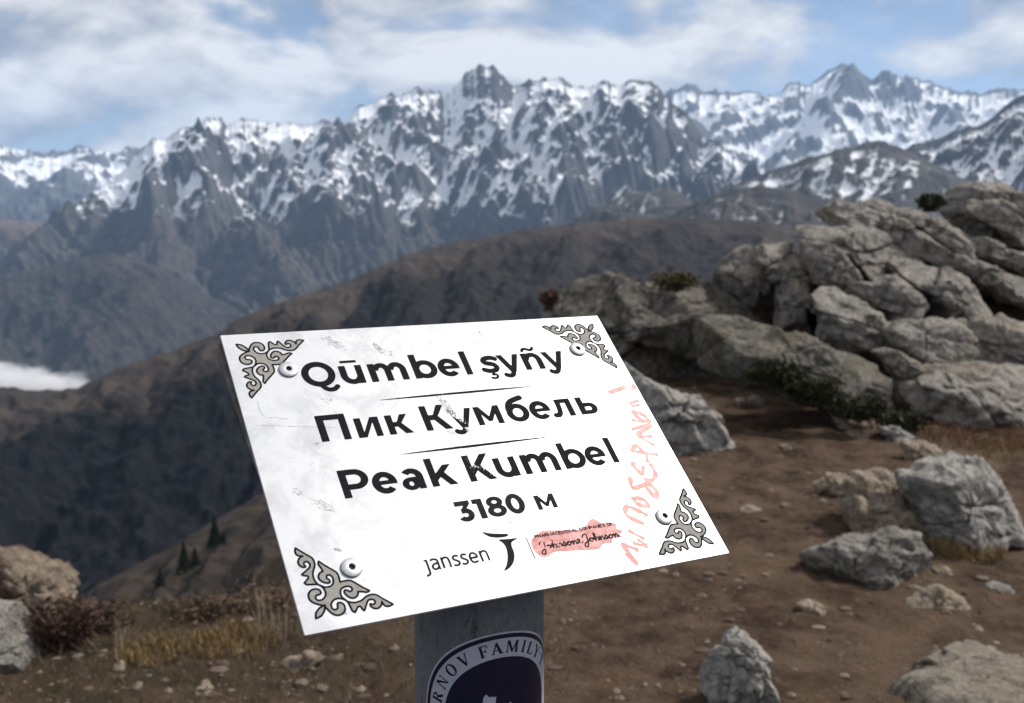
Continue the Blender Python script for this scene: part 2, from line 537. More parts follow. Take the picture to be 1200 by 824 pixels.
ridge('scree_hill', [(600, 330), (680, 300), (740, 276), (780, 256), (820, 236), (860, 222), (895, 218), (930, 224), (960, 235), (1000, 250), (1060, 272),
                     (1150, 300), (1300, 335), (1450, 370)], [(600, 3100), (1450, 2700)], 1900, -420, M_DARKHILL, 500, 130, spur=36, spur_len=260, jag=1.5,
      prof=0.9, stretch=6, seed=3.1, fine=0.12, snow=snow_fn(40, 90, slope_w=0.8, hollow_w=0.3, bias=-0.16, slope0=0.75, noise_w=0.8, nscale=34., streak=14))


def spur_veg(i):
    n = fbm(i['s'] / 160, i['dd'] / 300, i['s'] * 0 + 2.2, 5, 0.55)
    return sstep(0.03, 0.22, i['t'] + 0.26 * n) * (0.55 + 0.45 * sstep(700, 300, i['px']))


ridge('grassy_spur', [(-350, 478), (-100, 462), (0, 455), (50, 458), (90, 455), (130, 436), (200, 412), (250, 395), (275, 376), (310, 361), (345, 349), (400, 332),
                      (440, 315), (480, 298), (520, 287), (560, 279), (600, 272), (650, 265), (700, 260), (760, 257), (820, 256), (900, 262), (1000, 276), (1200, 305), (1400, 340)],
      [(-350, 1350), (250, 1500), (700, 2200), (1400, 2200)], 560, -330, M_SPUR, 700, 190, spur=26, spur_len=230, jag=1.5, prof=0.95, seed=1.9,
      fine=0.22, veg=spur_veg)


def flank_veg(i):
    n = fbm(i['X'] / 22, i['Y'] / 22, i['s'] * 0 + 1.2, 5, 0.6)
    return sstep(0.05, 0.30, n)


ridge('summit_flank', [(-500, 900), (-200, 830), (0, 760), (60, 716), (90, 700), (150, 668), (200, 640), (250, 612), (300, 582), (350, 555), (450, 510), (560, 480),
                       (700, 470), (900, 490), (1200, 520), (1500, 560)], [(-500, 200), (90, 260), (350, 380), (700, 420), (1500, 300)], 14, -14, M_FLANK, 460, 150,
      spur=2.6, spur_len=42, jag=1.2, prof=1.1, seed=12.4, fine=0.22, veg=flank_veg)
vf = []
for a in np.linspace(0, 2 * math.pi, 96, endpoint=False):
    vf.append((math.cos(a) * 25000, math.sin(a) * 25000, -1352))
tag(mesh_obj('valley_floor', vf, [tuple(range(96))], m_plain('valley_forest', (0.03, 0.032, 0.026), 0.95, 0, 0.3, 0.002)), kind='structure')

# cloud lying in the valley
def lumpy(name, center, radii, mat, nu=140, nv=80, amp=0.22, fr=2.2, seed=0.0):
    u = np.linspace(0, 2 * math.pi, nu)[:, None]; v = np.linspace(0, math.pi, nv)[None, :]
    x, y, z = np.cos(u) * np.sin(v), np.sin(u) * np.sin(v), np.cos(v) + 0 * u
    k = 1 + amp * (fbm(x * fr + seed, y * fr, z * fr, 6, 0.58) + 0.35 * (1 - np.abs(fbm(x * fr * 2.2, y * fr * 2.2 + seed, z * fr * 2.2, 4)) * 2))
    V = np.stack([x * radii[0] * k + center[0], y * radii[1] * k + center[1], z * radii[2] * k + center[2]], -1)
    return mesh_obj(name, V.reshape(-1, 3), grid_faces(nu, nv)[:, ::-1], mat)


M_CLOUD = bpy.data.materials.new('valley_cloud')
M_CLOUD.use_nodes = True
M_CLOUD.node_tree.nodes.clear()
_v = M_CLOUD.node_tree.nodes.new('ShaderNodeVolumePrincipled')
_v.inputs['Color'].default_value = (0.97, 0.97, 0.98, 1)
_v.inputs['Density'].default_value = 0.0055
_o = M_CLOUD.node_tree.nodes.new('ShaderNodeOutputMaterial')
M_CLOUD.node_tree.links.new(_v.outputs[0], _o.inputs['Volume'])
c0 = at(20, 441, 3400.)
cl = empty('valley_cloud', tuple(c0))
for k, (dx, dz, rx, ry, rz) in enumerate([(-40, -45, 170, 150, 62), (-330, -40, 260, 190, 85), (120, -62, 110, 90, 52), (30, -20, 80, 70, 40), (-110, -8, 90, 80, 46), (195, -75, 70, 60, 44), (90, -36, 60, 60, 36)]):
    lumpy('cloud_billow', (dx, 25 * (k % 3), dz), (rx, ry, rz), M_CLOUD, nu=90, nv=50, amp=0.6, fr=2.6, seed=k * 3.7).parent = cl
tag(cl, 'white cloud bank lying low in the valley beyond the brown grassy spur', 'cloud')

# ------------------------------------------------------------------ summit ground
EDGE = np.array([(-9, 2.2), (-4.5, 3.6), (-2.4, 4.15), (-1.35, 4.2), (-0.75, 4.5), (-0.3, 5.6), (-0.15, 7.4), (-0.05, 9.4), (0.3, 11.4), (2.5, 12.8), (5, 14), (9, 15), (20, 15)], float)


def edge_sd(x, y):
    """signed distance to the rim of the flat summit, positive on the flat side"""
    best = np.full(np.shape(x), 1e9)
    sgn = np.ones(np.shape(x))
    for (x0, y0), (x1, y1) in zip(EDGE[:-1], EDGE[1:]):
        dx, dy = x1 - x0, y1 - y0
        t = np.clip(((x - x0) * dx + (y - y0) * dy) / (dx * dx + dy * dy), 0, 1)
        d = np.hypot(x - x0 - t * dx, y - y0 - t * dy)
        cr = dx * (y - y0) - dy * (x - x0)
        upd = d < best
        best = np.where(upd, d, best)
        sgn = np.where(upd, np.where(cr < 0, 1.0, -1.0), sgn)
    return best * sgn


def ground_z(x, y, detail=True):
    x, y = np.asarray(x, float), np.asarray(y, float)
    s = edge_sd(x, y)
    z = 0.05 * fbm(x * 0.5, y * 0.5, x * 0 + 1.1, 3)
    z = z + 0.018 * np.clip(y - 4, 0, 8) ** 1.2
    # bedrock swell under the outcrop on the right
    z = z + 0.92 * np.exp(-(((x - 5.2) / 1.75) ** 2 + ((y - 11.2) / 1.9) ** 2) ** 1.3)
    z = z + 0.2 * np.exp(-(((x - 3.8) / 1.0) ** 2 + ((y - 9.6) / 1.0) ** 2))
    drop = np.clip(-s, 0, None)
    z = z - 0.95 * (np.sqrt(drop * drop + 0.16) - 0.4)
    if detail:
        z = z + 0.022 * fbm(x * 3.1, y * 3.1, x * 0 + 4.2, 5, 0.55) + 0.010 * ridged(x * 6.3, y * 6.3, x * 0 + 1.7, 4)
    return z


def build_ground():
    az = np.radians(np.concatenate([np.linspace(-180, -42, 40, endpoint=False), np.linspace(-42, 42, 620, endpoint=False), np.linspace(42, 180, 40)]))
    r = np.concatenate([[0.02], np.linspace(0.3, 2.2, 16, endpoint=False), np.geomspace(2.2, 14, 420, endpoint=False), np.geomspace(14, 34, 40)])
    X = np.sin(az)[:, None] * r[None, :]; Y = np.cos(az)[:, None] * r[None, :]
    Z = ground_z(X, Y)
    lit = sstep(0.3, -1.2, X + 0.25 * fbm(X * .8, Y * .8, X * 0, 3)) * 0.9
    o = mesh_obj('ground', np.stack([X, Y, Z], -1).reshape(-1, 3), grid_faces(len(az), len(r)), M_DIRT, attrs={'litter': lit})
    tag(o, kind='structure')


build_ground()


def hit_ground(px, py):
    """where the ray through a photo pixel meets the summit ground"""
    d = ray(px, py)
    p = np.array([0, 0, CAM_Z]) + d * (1.5 + np.arange(3000) * 0.005)[:, None]
    under = np.nonzero(p[:, 2] <= ground_z(p[:, 0], p[:, 1], False))[0]
    return p[under[0]] if len(under) else p[-1]


# ------------------------------------------------------------------ rocks
def crop(x0, y0, s, pts):
    return [(x0 + a / s, y0 + b / s) for a, b in pts]


def grow(pts, k):
    a = np.array(pts, float); c = a.mean(0)
    return (c + (a - c) * k).tolist()


def rock(name, label, outline, Y=None, depth=0.4, tilt=0.0, mat=None, seed=0, nu=120, nv=56, rough=0.05, facets=9, box=0.72, group=None, cat='rock',
         base=None, sink=0.06, strata=0.0, plates=1.0, slab=0.0, lay=False):
    """a boulder whose front outline follows the given one at distance Y, with its own depth, facets and relief"""
    rnd = np.random.RandomState(seed + 11)
    o2 = np.array(outline, float)
    bed = False
    if Y is None:
        bx = o2[:, 0].mean() if base is None else base[0]
        by = o2[:, 1].max() if base is None else base[1]
        Y = hit_ground(bx, by)[1] + depth * 0.7
        bed = True
    if lay:
        W3 = np.array([hit_ground(a_, b_) for a_, b_ in o2])
    else:
        W3 = at(o2[:, 0], o2[:, 1], np.full(len(o2), float(Y)))
    c = W3.mean(0)
    pl = W3[:, [0, 1]] - c[[0, 1]] if lay else W3[:, [0, 2]] - c[[0, 2]]
    if sink and not lay:
        low = pl[:, 1] < pl[:, 1].min() + 0.25 * np.ptp(pl[:, 1])
        pl[low, 1] -= max(sink, 0.32 * np.ptp(pl[:, 1])) if bed else sink
    th = np.linspace(-math.pi, math.pi, nu)
    # dense outline and radius by angle
    cl_ = np.vstack([pl, pl[:1]])
    dense = np.concatenate([cl_[i] + (cl_[i + 1] - cl_[i]) * np.linspace(0, 1, 60, endpoint=False)[:, None] for i in range(len(pl))])
    ang = np.arctan2(dense[:, 1], dense[:, 0]); rad = np.hypot(dense[:, 0], dense[:, 1])
    bins = ((ang + math.pi) / (2 * math.pi) * 360).astype(int) % 360
    rb = np.full(360, np.nan)
    for b in range(360):
        mk = bins == b
        if mk.any():
            rb[b] = rad[mk].max()
    ok = ~np.isnan(rb)
    ca = (np.arange(360) + .5) / 360 * 2 * math.pi - math.pi
    rb = np.interp(ca, np.concatenate([ca[ok] - 2 * math.pi, ca[ok], ca[ok] + 2 * math.pi]), np.tile(rb[ok], 3))
    rb = np.convolve(np.concatenate([rb[-4:], rb, rb[:4]]), np.ones(5) / 5, 'same')[4:-4]
    rr = np.interp(th, np.concatenate([ca - 2 * math.pi, ca, ca + 2 * math.pi]), np.tile(rb, 3))
    ph = np.linspace(-math.pi / 2, math.pi / 2, nv)
    cp = np.cos(ph).clip(0, 1) ** box
    sp = np.sign(np.sin(ph)) * np.abs(np.sin(ph)) ** (1 / box * 0.9)
    x = rr[:, None] * np.cos(th)[:, None] * cp[None, :]
    z = rr[:, None] * np.sin(th)[:, None] * cp[None, :]
    y = depth * sp[None, :] + 0 * x
    size = math.sqrt(np.ptp(x) * np.ptp(z))
    Vv = np.stack([x, y, z], -1)
    # flat breaks
    for n, q in (((rnd.uniform(-.25, .15), -0.55, 0.83), slab), ((rnd.uniform(-.2, .2), -0.9, -0.42), slab)) if slab else ():
        n = np.array(n) / np.linalg.norm(n)
        d = Vv @ n
        Vv = Vv - np.clip(d - d.max() * q, 0, None)[..., None] * n * 0.95
    for _ in range(facets):
        n = rnd.normal(size=3); n[1] = -abs(n[1]) * 1.2 - 0.3; n /= np.linalg.norm(n)
        d = Vv @ n
        lim = d.max() * rnd.uniform(0.60, 0.86)
        Vv = Vv - np.clip(d - lim, 0, None)[..., None] * n * 0.92
    if lay:
        Vv = np.stack([Vv[..., 0], Vv[..., 2], -Vv[..., 1]], -1)
    Vv[..., 1] += tilt * Vv[..., 2]
    nn = Vv / (np.linalg.norm(Vv, axis=-1, keepdims=True) + 1e-6)
    w = Vv + c
    f = 1 / max(size, .05)
    disp = rough * size * (fbm(w[..., 0] * f * 2.3 + seed, w[..., 1] * f * 2.3, w[..., 2] * f * 2.3, 6, 0.55)
                           + 0.7 * (ridged(w[..., 0] * f * 3.5, w[..., 1] * f * 3.5 + seed, w[..., 2] * f * 3.5, 5, 0.55) - 0.8))
    if strata:
        sg = w[..., 2] * math.cos(0.5) + w[..., 0] * math.sin(0.5)
        disp = disp - strata * size * np.clip(1 - np.abs(noise3(sg * f * 4 + seed, w[..., 0] * f * .6, w[..., 1] * f * .6)) * 9, 0, 1)
    # broken plates: each cell of the surface stands a little proud or back, joints recessed
    for nc, amp in ((9, 0.05), (26, 0.022)):
        flat = Vv.reshape(-1, 3)
        cs = flat[rnd.randint(0, len(flat), nc)] * np.array([1, 1, 1.0])
        q = flat + 0.06 * size * np.stack([fbm(flat[:, 0] * f * 4 + k_ * 9.1, flat[:, 1] * f * 4, flat[:, 2] * f * 4 + seed, 3) for k_ in range(3)], -1)
        dm = np.stack([np.linalg.norm((q - c_) * np.array([1, 1, 1.5]), axis=1) for c_ in cs], -1)
        srt = np.partition(dm, 1, axis=1)
        cid = dm.argmin(1)
        off = rnd.uniform(-1, 1, nc)[cid] + ((flat - cs[cid]) * rnd.normal(size=(nc, 3))[cid]).sum(1) / size * 2.2
        gap = np.exp(-((srt[:, 1] - srt[:, 0]) / (size * 0.016)) ** 2)
        disp = disp + (amp * size * plates * (off * 1.0 - 1.0 * gap)).reshape(disp.shape)
    Vv = Vv + nn * disp[..., None]
    base_z_ = Vv[..., 2].min()
    org = np.array([c[0], c[1], c[2] + base_z_])
    Vv[..., 2] -= base_z_
    ob = mesh_obj(name, Vv.reshape(-1, 3), grid_faces(nu, nv)[:, ::-1], mat or M_ROCK)
    ob.location = tuple(org)
    tag(ob, label, cat, group)
    return ob


C6 = lambda p: crop(820, 200, 3.158, p)
C5 = lambda p: crop(620, 180, 2.069, p)
C7 = lambda p: crop(740, 420, 2.039, p)
G = 'granite blocks of the summit outcrop'
# --- long low rock in front of the valley
rock('granite_ledge', 'long dark lichened granite ledge behind the top right corner of the sign',
     [(632, 352), (648, 330), (668, 320), (700, 318), (735, 328), (765, 340), (800, 331), (840, 338), (872, 356), (900, 385), (905, 420), (880, 445), (820, 440), (740, 432), (680, 430), (640, 410)],
     Y=9.9, depth=0.55, tilt=0.08, sink=0.3, mat=M_ROCK_M, seed=1, nu=200, nv=90, rough=0.055, facets=8, plates=0.6, slab=0.55, box=0.55)
rock('granite_ledge', 'sloping granite ledge with pale top and dark mossy overhang above the dirt path',
     [(800, 372), (835, 360), (868, 366), (902, 382), (945, 398), (990, 410), (1025, 428), (1055, 455), (1082, 488), (1076, 508), (1030, 497), (970, 472), (910, 456), (865, 442), (820, 425), (800, 400)],
     Y=7.9, depth=0.42, tilt=0.3, mat=M_ROCK_M, seed=2, nu=180, nv=80, rough=0.05, facets=6, plates=0.6, slab=0.5, box=0.55)
# --- outcrop on the right
slabs = [
    ('long tilted granite slab topping the outcrop below the little dark shrub', [(600, 100), (700, 108), (830, 150), (960, 215), (1045, 280), (1030, 308), (960, 295), (880, 262), (760, 195), (670, 142)], 10.4, .35, .9, 21),
    ('tilted granite slab with dark undercut left end, second from the outcrop top', [(450, 155), (480, 130), (560, 113), (640, 140), (740, 190), (830, 250), (900, 310), (912, 348), (860, 338), (780, 292), (690, 232), (620, 192), (570, 212), (500, 215), (465, 190)], 9.9, .35, .8, 22),
    ('broad granite slab forming the left brow of the outcrop', [(375, 200), (420, 208), (500, 222), (600, 228), (690, 262), (770, 312), (745, 345), (738, 385), (690, 395), (660, 425), (615, 405), (565, 352), (500, 284), (430, 252)], 9.6, .4, .7, 23),
    ('wedge of granite tucked under the left brow slab of the outcrop', [(398, 255), (480, 275), (540, 322), (590, 372), (605, 410), (545, 405), (485, 440), (440, 410), (405, 345)], 9.3, .3, .3, 24),
    ('rough broken granite block at the low left end of the outcrop', [(50, 400), (110, 315), (190, 288), (240, 306), (330, 285), (390, 320), (360, 380), (270, 410), (225, 460), (160, 490), (90, 480)], 9.8, .4, .35, 25),
    ('upright dark granite pillar in the shaded cleft of the outcrop', [(305, 395), (340, 362), (390, 388), (400, 460), (400, 610), (285, 590), (295, 480)], 9.4, .25, .1, 26),
    ('pointed granite block standing at the foot of the shaded cleft', [(450, 475), (488, 440), (540, 450), (600, 500), (685, 532), (725, 562), (700, 630), (640, 660), (540, 665), (458, 640)], 8.7, .3, .25, 27),
    ('large rounded granite block in the middle of the outcrop', [(735, 345), (800, 328), (900, 368), (1000, 398), (1065, 450), (1085, 530), (1060, 575), (900, 590), (850, 510), (800, 440), (748, 395)], 9.2, .5, .5, 28),
    ('shaded granite block wedged beneath the broad brow slab', [(655, 415), (740, 388), (800, 420), (855, 505), (810, 580), (690, 530), (560, 480), (575, 425)], 9.0, .3, .2, 29),
    ('granite slab sloping out to the right above the middle block', [(905, 300), (1000, 308), (1100, 368), (1260, 420), (1260, 500), (1100, 460), (1000, 408), (925, 375)], 9.7, .4, .8, 30),
    ('granite slab leaning against the foot of the round boulder', [(1028, 245), (1080, 240), (1150, 280), (1260, 330), (1260, 410), (1130, 358), (1038, 318)], 10.2, .35, .7, 31),
    ('large round grey boulder sitting on top of the outcrop', [(968, 150), (985, 95), (1020, 52), (1060, 35), (1130, 28), (1180, 45), (1235, 90), (1255, 170), (1240, 260), (1170, 268), (1080, 245), (1000, 195)], 10.8, .7, .25, 32),
]
for lb, pts, Y, dp, tl, sdv in slabs:
    rock('granite_block', lb, grow(C6(pts), 1.03), Y=Y, depth=dp * 1.5, tilt=tl, mat=M_ROCK_P, seed=sdv, nu=150, nv=70, rough=0.05, facets=10, group=G, sink=0.05, strata=0.02, plates=0.95, slab=0.55, box=0.55)
M_ROCK_D = m_rock('cleft_shade_rock', (0.035, 0.032, 0.030), (0.085, 0.078, 0.07), (0.012, 0.012, 0.012), (0.07, 0.045, 0.032), 1.0, 0.5)  # near-black colour stands in for the deep shade between the outcrop blocks
rock('cleft_shade_block', 'added filler rock at the back of the outcrop cleft, crevice shade in its dark colour', C6([(150, 340), (260, 300), (400, 265), (560, 330), (680, 400), (800, 470), (800, 640), (300, 660), (170, 560)]),
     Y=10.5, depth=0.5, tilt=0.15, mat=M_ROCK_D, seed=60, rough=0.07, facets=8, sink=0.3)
low = [
    ('flat topped granite block at the right foot of the pointed block', [(868, 432), (920, 400), (1000, 404), (1065, 420), (1050, 475), (965, 525), (880, 485)], 8.5, .3, .5, 41),
    ('cracked granite block above the big lowest block of the outcrop', [(1005, 445), (1060, 410), (1110, 398), (1180, 406), (1280, 425), (1280, 545), (1180, 520), (1060, 520), (1005, 485)], 8.6, .4, .45, 42),
    ('small granite chunk caught between ledge and outcrop', [(838, 482), (880, 474), (955, 515), (945, 552), (880, 528)], 8.2, .2, .3, 43),
    ('big smooth granite block at the base of the outcrop', [(895, 565), (1000, 512), (1100, 500), (1200, 508), (1290, 535), (1290, 645), (1100, 640), (1000, 648), (940, 650), (905, 605)], 8.0, .45, .5, 44),
]
for lb, pts, Y, dp, tl, sdv in low:
    rock('granite_block', lb, grow(C5(pts), 1.03), Y=Y, depth=dp * 1.4, tilt=tl, mat=M_ROCK_P, seed=sdv, nu=140, nv=64, rough=0.055, facets=8, group=G, strata=0.02, plates=0.95, slab=0.6, box=0.58)
# --- boulders on the dirt
rock('boulder', 'pale split granite boulder with dark cleft and yellow grass at its foot', C7([(632, 282), (690, 262), (760, 240), (830, 235), (890, 268), (925, 310), (945, 380), (935, 435), (880, 478), (820, 482), (760, 465), (715, 445), (695, 380), (655, 315)]),
     depth=0.33, tilt=0.25, mat=M_ROCK_L, seed=51, nu=170, nv=80, rough=0.05, facets=12)
rock('boulder', 'low earth coloured rock against the left of the split boulder', C7([(515, 320), (560, 290), (625, 284), (655, 320), (695, 385), (705, 440), (640, 440), (555, 425), (515, 370)]),
     depth=0.25, tilt=0.7, mat=M_ROCK_W, seed=52, rough=0.06)
rock('boulder', 'low dark speckled rock pointing left in front of the split boulder', C7([(378, 485), (450, 455), (560, 435), (645, 420), (700, 440), (728, 482), (718, 535), (680, 550), (600, 528), (500, 518), (400, 504)]),
     depth=0.2, tilt=0.4, mat=M_ROCK, seed=53, nu=150, nv=70, rough=0.06)
rock('spike_rock', 'upright pointed pale rock rising from the dirt at the frame bottom', C7([(243, 655), (256, 641), (270, 650), (292, 690), (320, 722), (338, 780), (355, 860), (165, 860), (188, 770), (208, 700)]),
     Y=3.32, depth=0.12, tilt=0.35, mat=M_ROCK_L, seed=54, nu=150, nv=70, rough=0.075, facets=10)
rock('flat_slab', 'broad flat tan slab of bedrock lying level with the dirt', C7([(540, 900), (600, 815), (645, 775), (675, 738), (725, 710), (800, 697), (950, 690), (1050, 700), (1100, 900)]),
     Y=3.5, depth=0.075, tilt=0, mat=M_ROCK_T, seed=55, nu=150, nv=70, rough=0.022, facets=8, box=0.4, plates=0.5, lay=True)
rock('boulder', 'pale grey boulder poking out behind the right edge of the sign', crop(620, 300, 3.432, [(380, 430), (460, 488), (560, 540), (680, 578), (770, 648), (828, 720), (805, 758), (780, 795), (600, 805), (450, 790), (330, 640)]),
     depth=0.32, tilt=0.6, mat=M_ROCK_L, seed=56, nu=150, nv=70, rough=0.05, facets=10)
rock('boulder', 'rust stained rock at the rim of the drop with brown lichen', crop(0, 640, 4.479, [(-140, 40), (0, 62), (40, 110), (130, 140), (200, 168), (245, 150), (280, 190), (350, 258), (372, 305), (340, 350), (250, 400), (150, 470), (0, 470), (-140, 460)]),
     Y=4.0, depth=0.28, tilt=0.35, mat=M_ROCK_R, seed=57, nu=150, nv=70, rough=0.08, facets=12)
rock('boulder', 'grey green rock leaning below the rust stained rock', crop(0, 640, 4.479, [(-140, 320), (0, 352), (50, 425), (115, 500), (190, 570), (160, 620), (0, 640), (-140, 640)]),
     Y=3.7, depth=0.2, tilt=0.4, mat=M_ROCK, seed=58, rough=0.07)
# --- loose stones
stones = [
    ('tan stone with dark underside below the mossy ledge', [(474, 118), (495, 103), (540, 110), (578, 140), (572, 172), (520, 168), (480, 150)], M_ROCK_W),
    ('pale flat stone propped beside the tan stone', [(582, 168), (630, 164), (680, 188), (672, 204), (620, 196)], M_ROCK_L),
    ('brown wedge of stone below the propped flat stone', [(645, 205), (700, 196), (745, 222), (764, 242), (720, 250), (660, 240)], M_ROCK_W),
    ('small tan stone alone on the path near the ledge', [(276, 98), (296, 86), (318, 98), (314, 116), (282, 116)], M_ROCK_W),
    ('tiny tan stone next to the lone path stone', [(250, 100), (268, 94), (276, 106), (262, 114), (250, 110)], M_ROCK_W),
    ('sliver of tan stone under the tan stone', [(516, 174), (550, 172), (576, 182), (550, 190), (522, 186)], M_ROCK_W),
    ('flat tan stone bedded in dirt left of the earth coloured rock', [(440, 300), (475, 282), (525, 284), (532, 318), (490, 335), (446, 330)], M_ROCK_W),
    ('pinkish chip of stone under the split boulder', [(722, 508), (750, 502), (778, 516), (770, 528), (740, 524)], M_ROCK_W),
    ('cracked tan stone in front of the speckled rock', [(648, 592), (690, 566), (738, 550), (790, 572), (825, 600), (760, 612), (690, 610)], M_ROCK_W),
    ('flat tan stone half buried near the sign', [(398, 592), (430, 584), (475, 604), (482, 622), (440, 618), (405, 612)], M_ROCK_W),
    ('dull brown stone right of the cracked tan stone', [(855, 548), (880, 538), (912, 550), (905, 566), (868, 566)], M_ROCK),
    ('small pale stone right of the cracked tan stone', [(815, 650), (835, 644), (852, 655), (840, 666), (820, 664)], M_ROCK_W),
    ('long pale stone at the foot of the big base block', [(855, 140), (900, 132), (940, 142), (930, 156), (870, 156)], M_ROCK_L),
    ('pale pebble sized stone on the upper path', [(358, 210), (372, 205), (384, 214), (372, 222), (358, 219)], M_ROCK_W),
    ('long low stone crossing the middle of the path', [(255, 365), (290, 350), (312, 362), (290, 378), (262, 376)], M_ROCK_W),
]
for k, (lb, pts, m) in enumerate(stones):
    rock('stone', lb, C7(pts), depth=0.07, tilt=0.5, mat=m, seed=70 + k, nu=70, nv=34, rough=0.06, facets=7, sink=0.02, cat='stone', group='loose stones on the dirt')
for k, (lb, pts) in enumerate([('rounded pale stone in the litter left of the post', [(228, 806), (240, 800), (250, 808), (246, 818), (230, 817)]),
                               ('small white stone near the dry yellow grass', [(134, 780), (140, 777), (146, 783), (141, 788), (134, 787)]),
                               ('flat tan stone bedded beyond the yellow grass', [(330, 775), (360, 765), (382, 772), (372, 786), (338, 786)])]):
    rock('stone', lb, pts, depth=0.04, tilt=0.5, mat=M_ROCK_W, seed=95 + k, nu=60, nv=30, facets=6, sink=0.01, cat='stone', group='loose stones on the dirt')


# ------------------------------------------------------------------ pebbles, grass, shrubs
def pebbles():
    rnd = np.random.RandomState(3)
    bm = bmesh.new(); bmesh.ops.create_icosphere(bm, subdivisions=1, radius=1)
    bv = np.array([v.co[:] for v in bm.verts]); bf = np.array([[v.index for v in f.verts] for f in bm.faces]); bm.free()
    n = 11000
    az = rnd.uniform(R(-32), R(32), n); r = np.exp(rnd.uniform(math.log(2.6), math.log(10.5), n))
    x, y = np.sin(az) * r, np.cos(az) * r
    keep = (edge_sd(x, y) > -0.2) & ~((x > 2.6) & (y > 8.2))
    x, y = x[keep], y[keep]; n = len(x)
    z = ground_z(x, y)
    s = 0.0025 + 0.0042 * rnd.pareto(2.2, n).clip(0, 5.5)
    V = bv[None] * (s[:, None, None] * rnd.uniform(0.6, 1.3, (n, 1, 3)) * np.array([1.2, 1.2, 0.7]))
    V = V * rnd.uniform(0.75, 1.2, (n, len(bv), 1))
    V += np.stack([x, y, z - s * rnd.uniform(-0.1, 0.35, n)], -1)[:, None]
    F = bf[None] + (np.arange(n) * len(bv))[:, None, None]
    sh = np.repeat(rnd.uniform(0, 1, n) ** 1.6, len(bv))
    t = NT('pebble')
    c = t.mix(t.attr('shade'), (0.065, 0.045, 0.034), (0.20, 0.16, 0.125))
    o = mesh_obj('pebbles', V.reshape(-1, 3), F.reshape(-1, 3), t.out(c, 0.9, spec=0.15), smooth=False, attrs={'shade': sh})
    tag(o, 'small brown and tan pebbles strewn over the dirt', 'pebbles', kind='stuff')


pebbles()


def blades(n, rad, h, w, rnd, lean=0.6, cx=0, cy=0):
    """n curved tapering blades growing out of a disc"""
    a = rnd.uniform(0, 2 * math.pi, n); q = rad * np.sqrt(rnd.uniform(0, 1, n))
    bx, by = cx + np.cos(a) * q, cy + np.sin(a) * q
    hh = h * rnd.uniform(0.45, 1.0, n); ww = w * rnd.uniform(0.6, 1.2, n)
    da = rnd.uniform(0, 2 * math.pi, n); ln = lean * rnd.uniform(0.2, 1.0, n) * hh
    fa = rnd.uniform(0, math.pi, n)
    V = []
    for f_, k in ((0.0, 1.0), (0.55, 0.75), (1.0, 0.05)):
        px_, py_, pz_ = bx + np.cos(da) * ln * f_ ** 2, by + np.sin(da) * ln * f_ ** 2, hh * (f_ - 0.18 * lean * f_ * f_)
        for s in (-1, 1):
            V.append(np.stack([px_ + s * np.cos(fa) * ww * k * .5, py_ + s * np.sin(fa) * ww * k * .5, pz_], -1))
    V = np.stack(V, 1)
    f0 = np.array([[0, 1, 3, 2], [2, 3, 5, 4]])
    F = f0[None] + (np.arange(n) * 6)[:, None, None]
    return V.reshape(-1, 3), F.reshape(-1, 4)


def m_leaf(name, c1, c2):
    t = NT(name)
    n = t.noise(t.position(), 60, 3, 0.6)
    return t.out(t.mix(t.step(n, 0.35, 0.65), c1, c2), 0.8, spec=0.15)


M_STRAW = m_leaf('dry_grass', (0.16, 0.105, 0.045), (0.30, 0.21, 0.10))
M_PALE = m_leaf('bleached_stalk', (0.20, 0.15, 0.10), (0.34, 0.27, 0.19))
M_RUSTG = m_leaf('rusty_grass', (0.10, 0.048, 0.028), (0.19, 0.105, 0.055))
M_TWIG = m_leaf('bare_twig', (0.045, 0.030, 0.024), (0.10, 0.065, 0.05))
M_JUN = m_leaf('juniper_leaf', (0.018, 0.021, 0.011), (0.050, 0.050, 0.026))
M_REDT = m_leaf('red_twig', (0.055, 0.028, 0.022), (0.10, 0.05, 0.036))


def tuft(name, label, px, py, rad, h, n, mat, w=0.004, lean=0.6, seed=0, group=None, cat='grass', stalks=None, Y=None):
    rnd = np.random.RandomState(seed + 500)
    p = hit_ground(px, py) if Y is None else at(px, py, float(Y))
    V, F = blades(n, rad, h, w, rnd, lean)
    if Y is None:
        V[:, 2] += ground_z(p[0] + V[:, 0], p[1] + V[:, 1]) - ground_z(p[0], p[1])
        p = np.array([p[0], p[1], ground_z(p[0], p[1])])
    o = mesh_obj(name, V, F, mat, smooth=False)
    o.location = tuple(p)
    tag(o, label, cat, group)
    return o


tuft('grass_tuft', 'bright dry yellow grass patch left of the sign near the rim', 178, 768, 0.13, 0.055, 520, M_STRAW, seed=1)
tuft('grass_tuft', 'wide dry yellow grass patch just left of the lower sign corner', 272, 758, 0.17, 0.06, 750, M_STRAW, seed=2)
tuft('grass_tuft', 'tall bleached grass stalks standing behind the yellow patch', 318, 748, 0.10, 0.24, 60, M_PALE, w=0.004, lean=0.35, seed=3)
tuft('grass_tuft', 'single bleached stalks standing left of the yellow grass', 144, 758, 0.025, 0.17, 8, M_PALE, w=0.005, lean=0.25, seed=4)
tuft('grass_tuft', 'yellow grass at the foot of the split boulder', 1135, 650, 0.17, 0.10, 900, M_STRAW, seed=5)
tuft('grass_tuft', 'rust red grass below the big base block of the outcrop', 1150, 512, 0.5, 0.065, 1500, M_RUSTG, w=0.006, seed=6)
tuft('grass_tuft', 'orange dry grass at the right of the rust red grass', 1190, 530, 0.3, 0.06, 500, M_STRAW, w=0.006, seed=7)


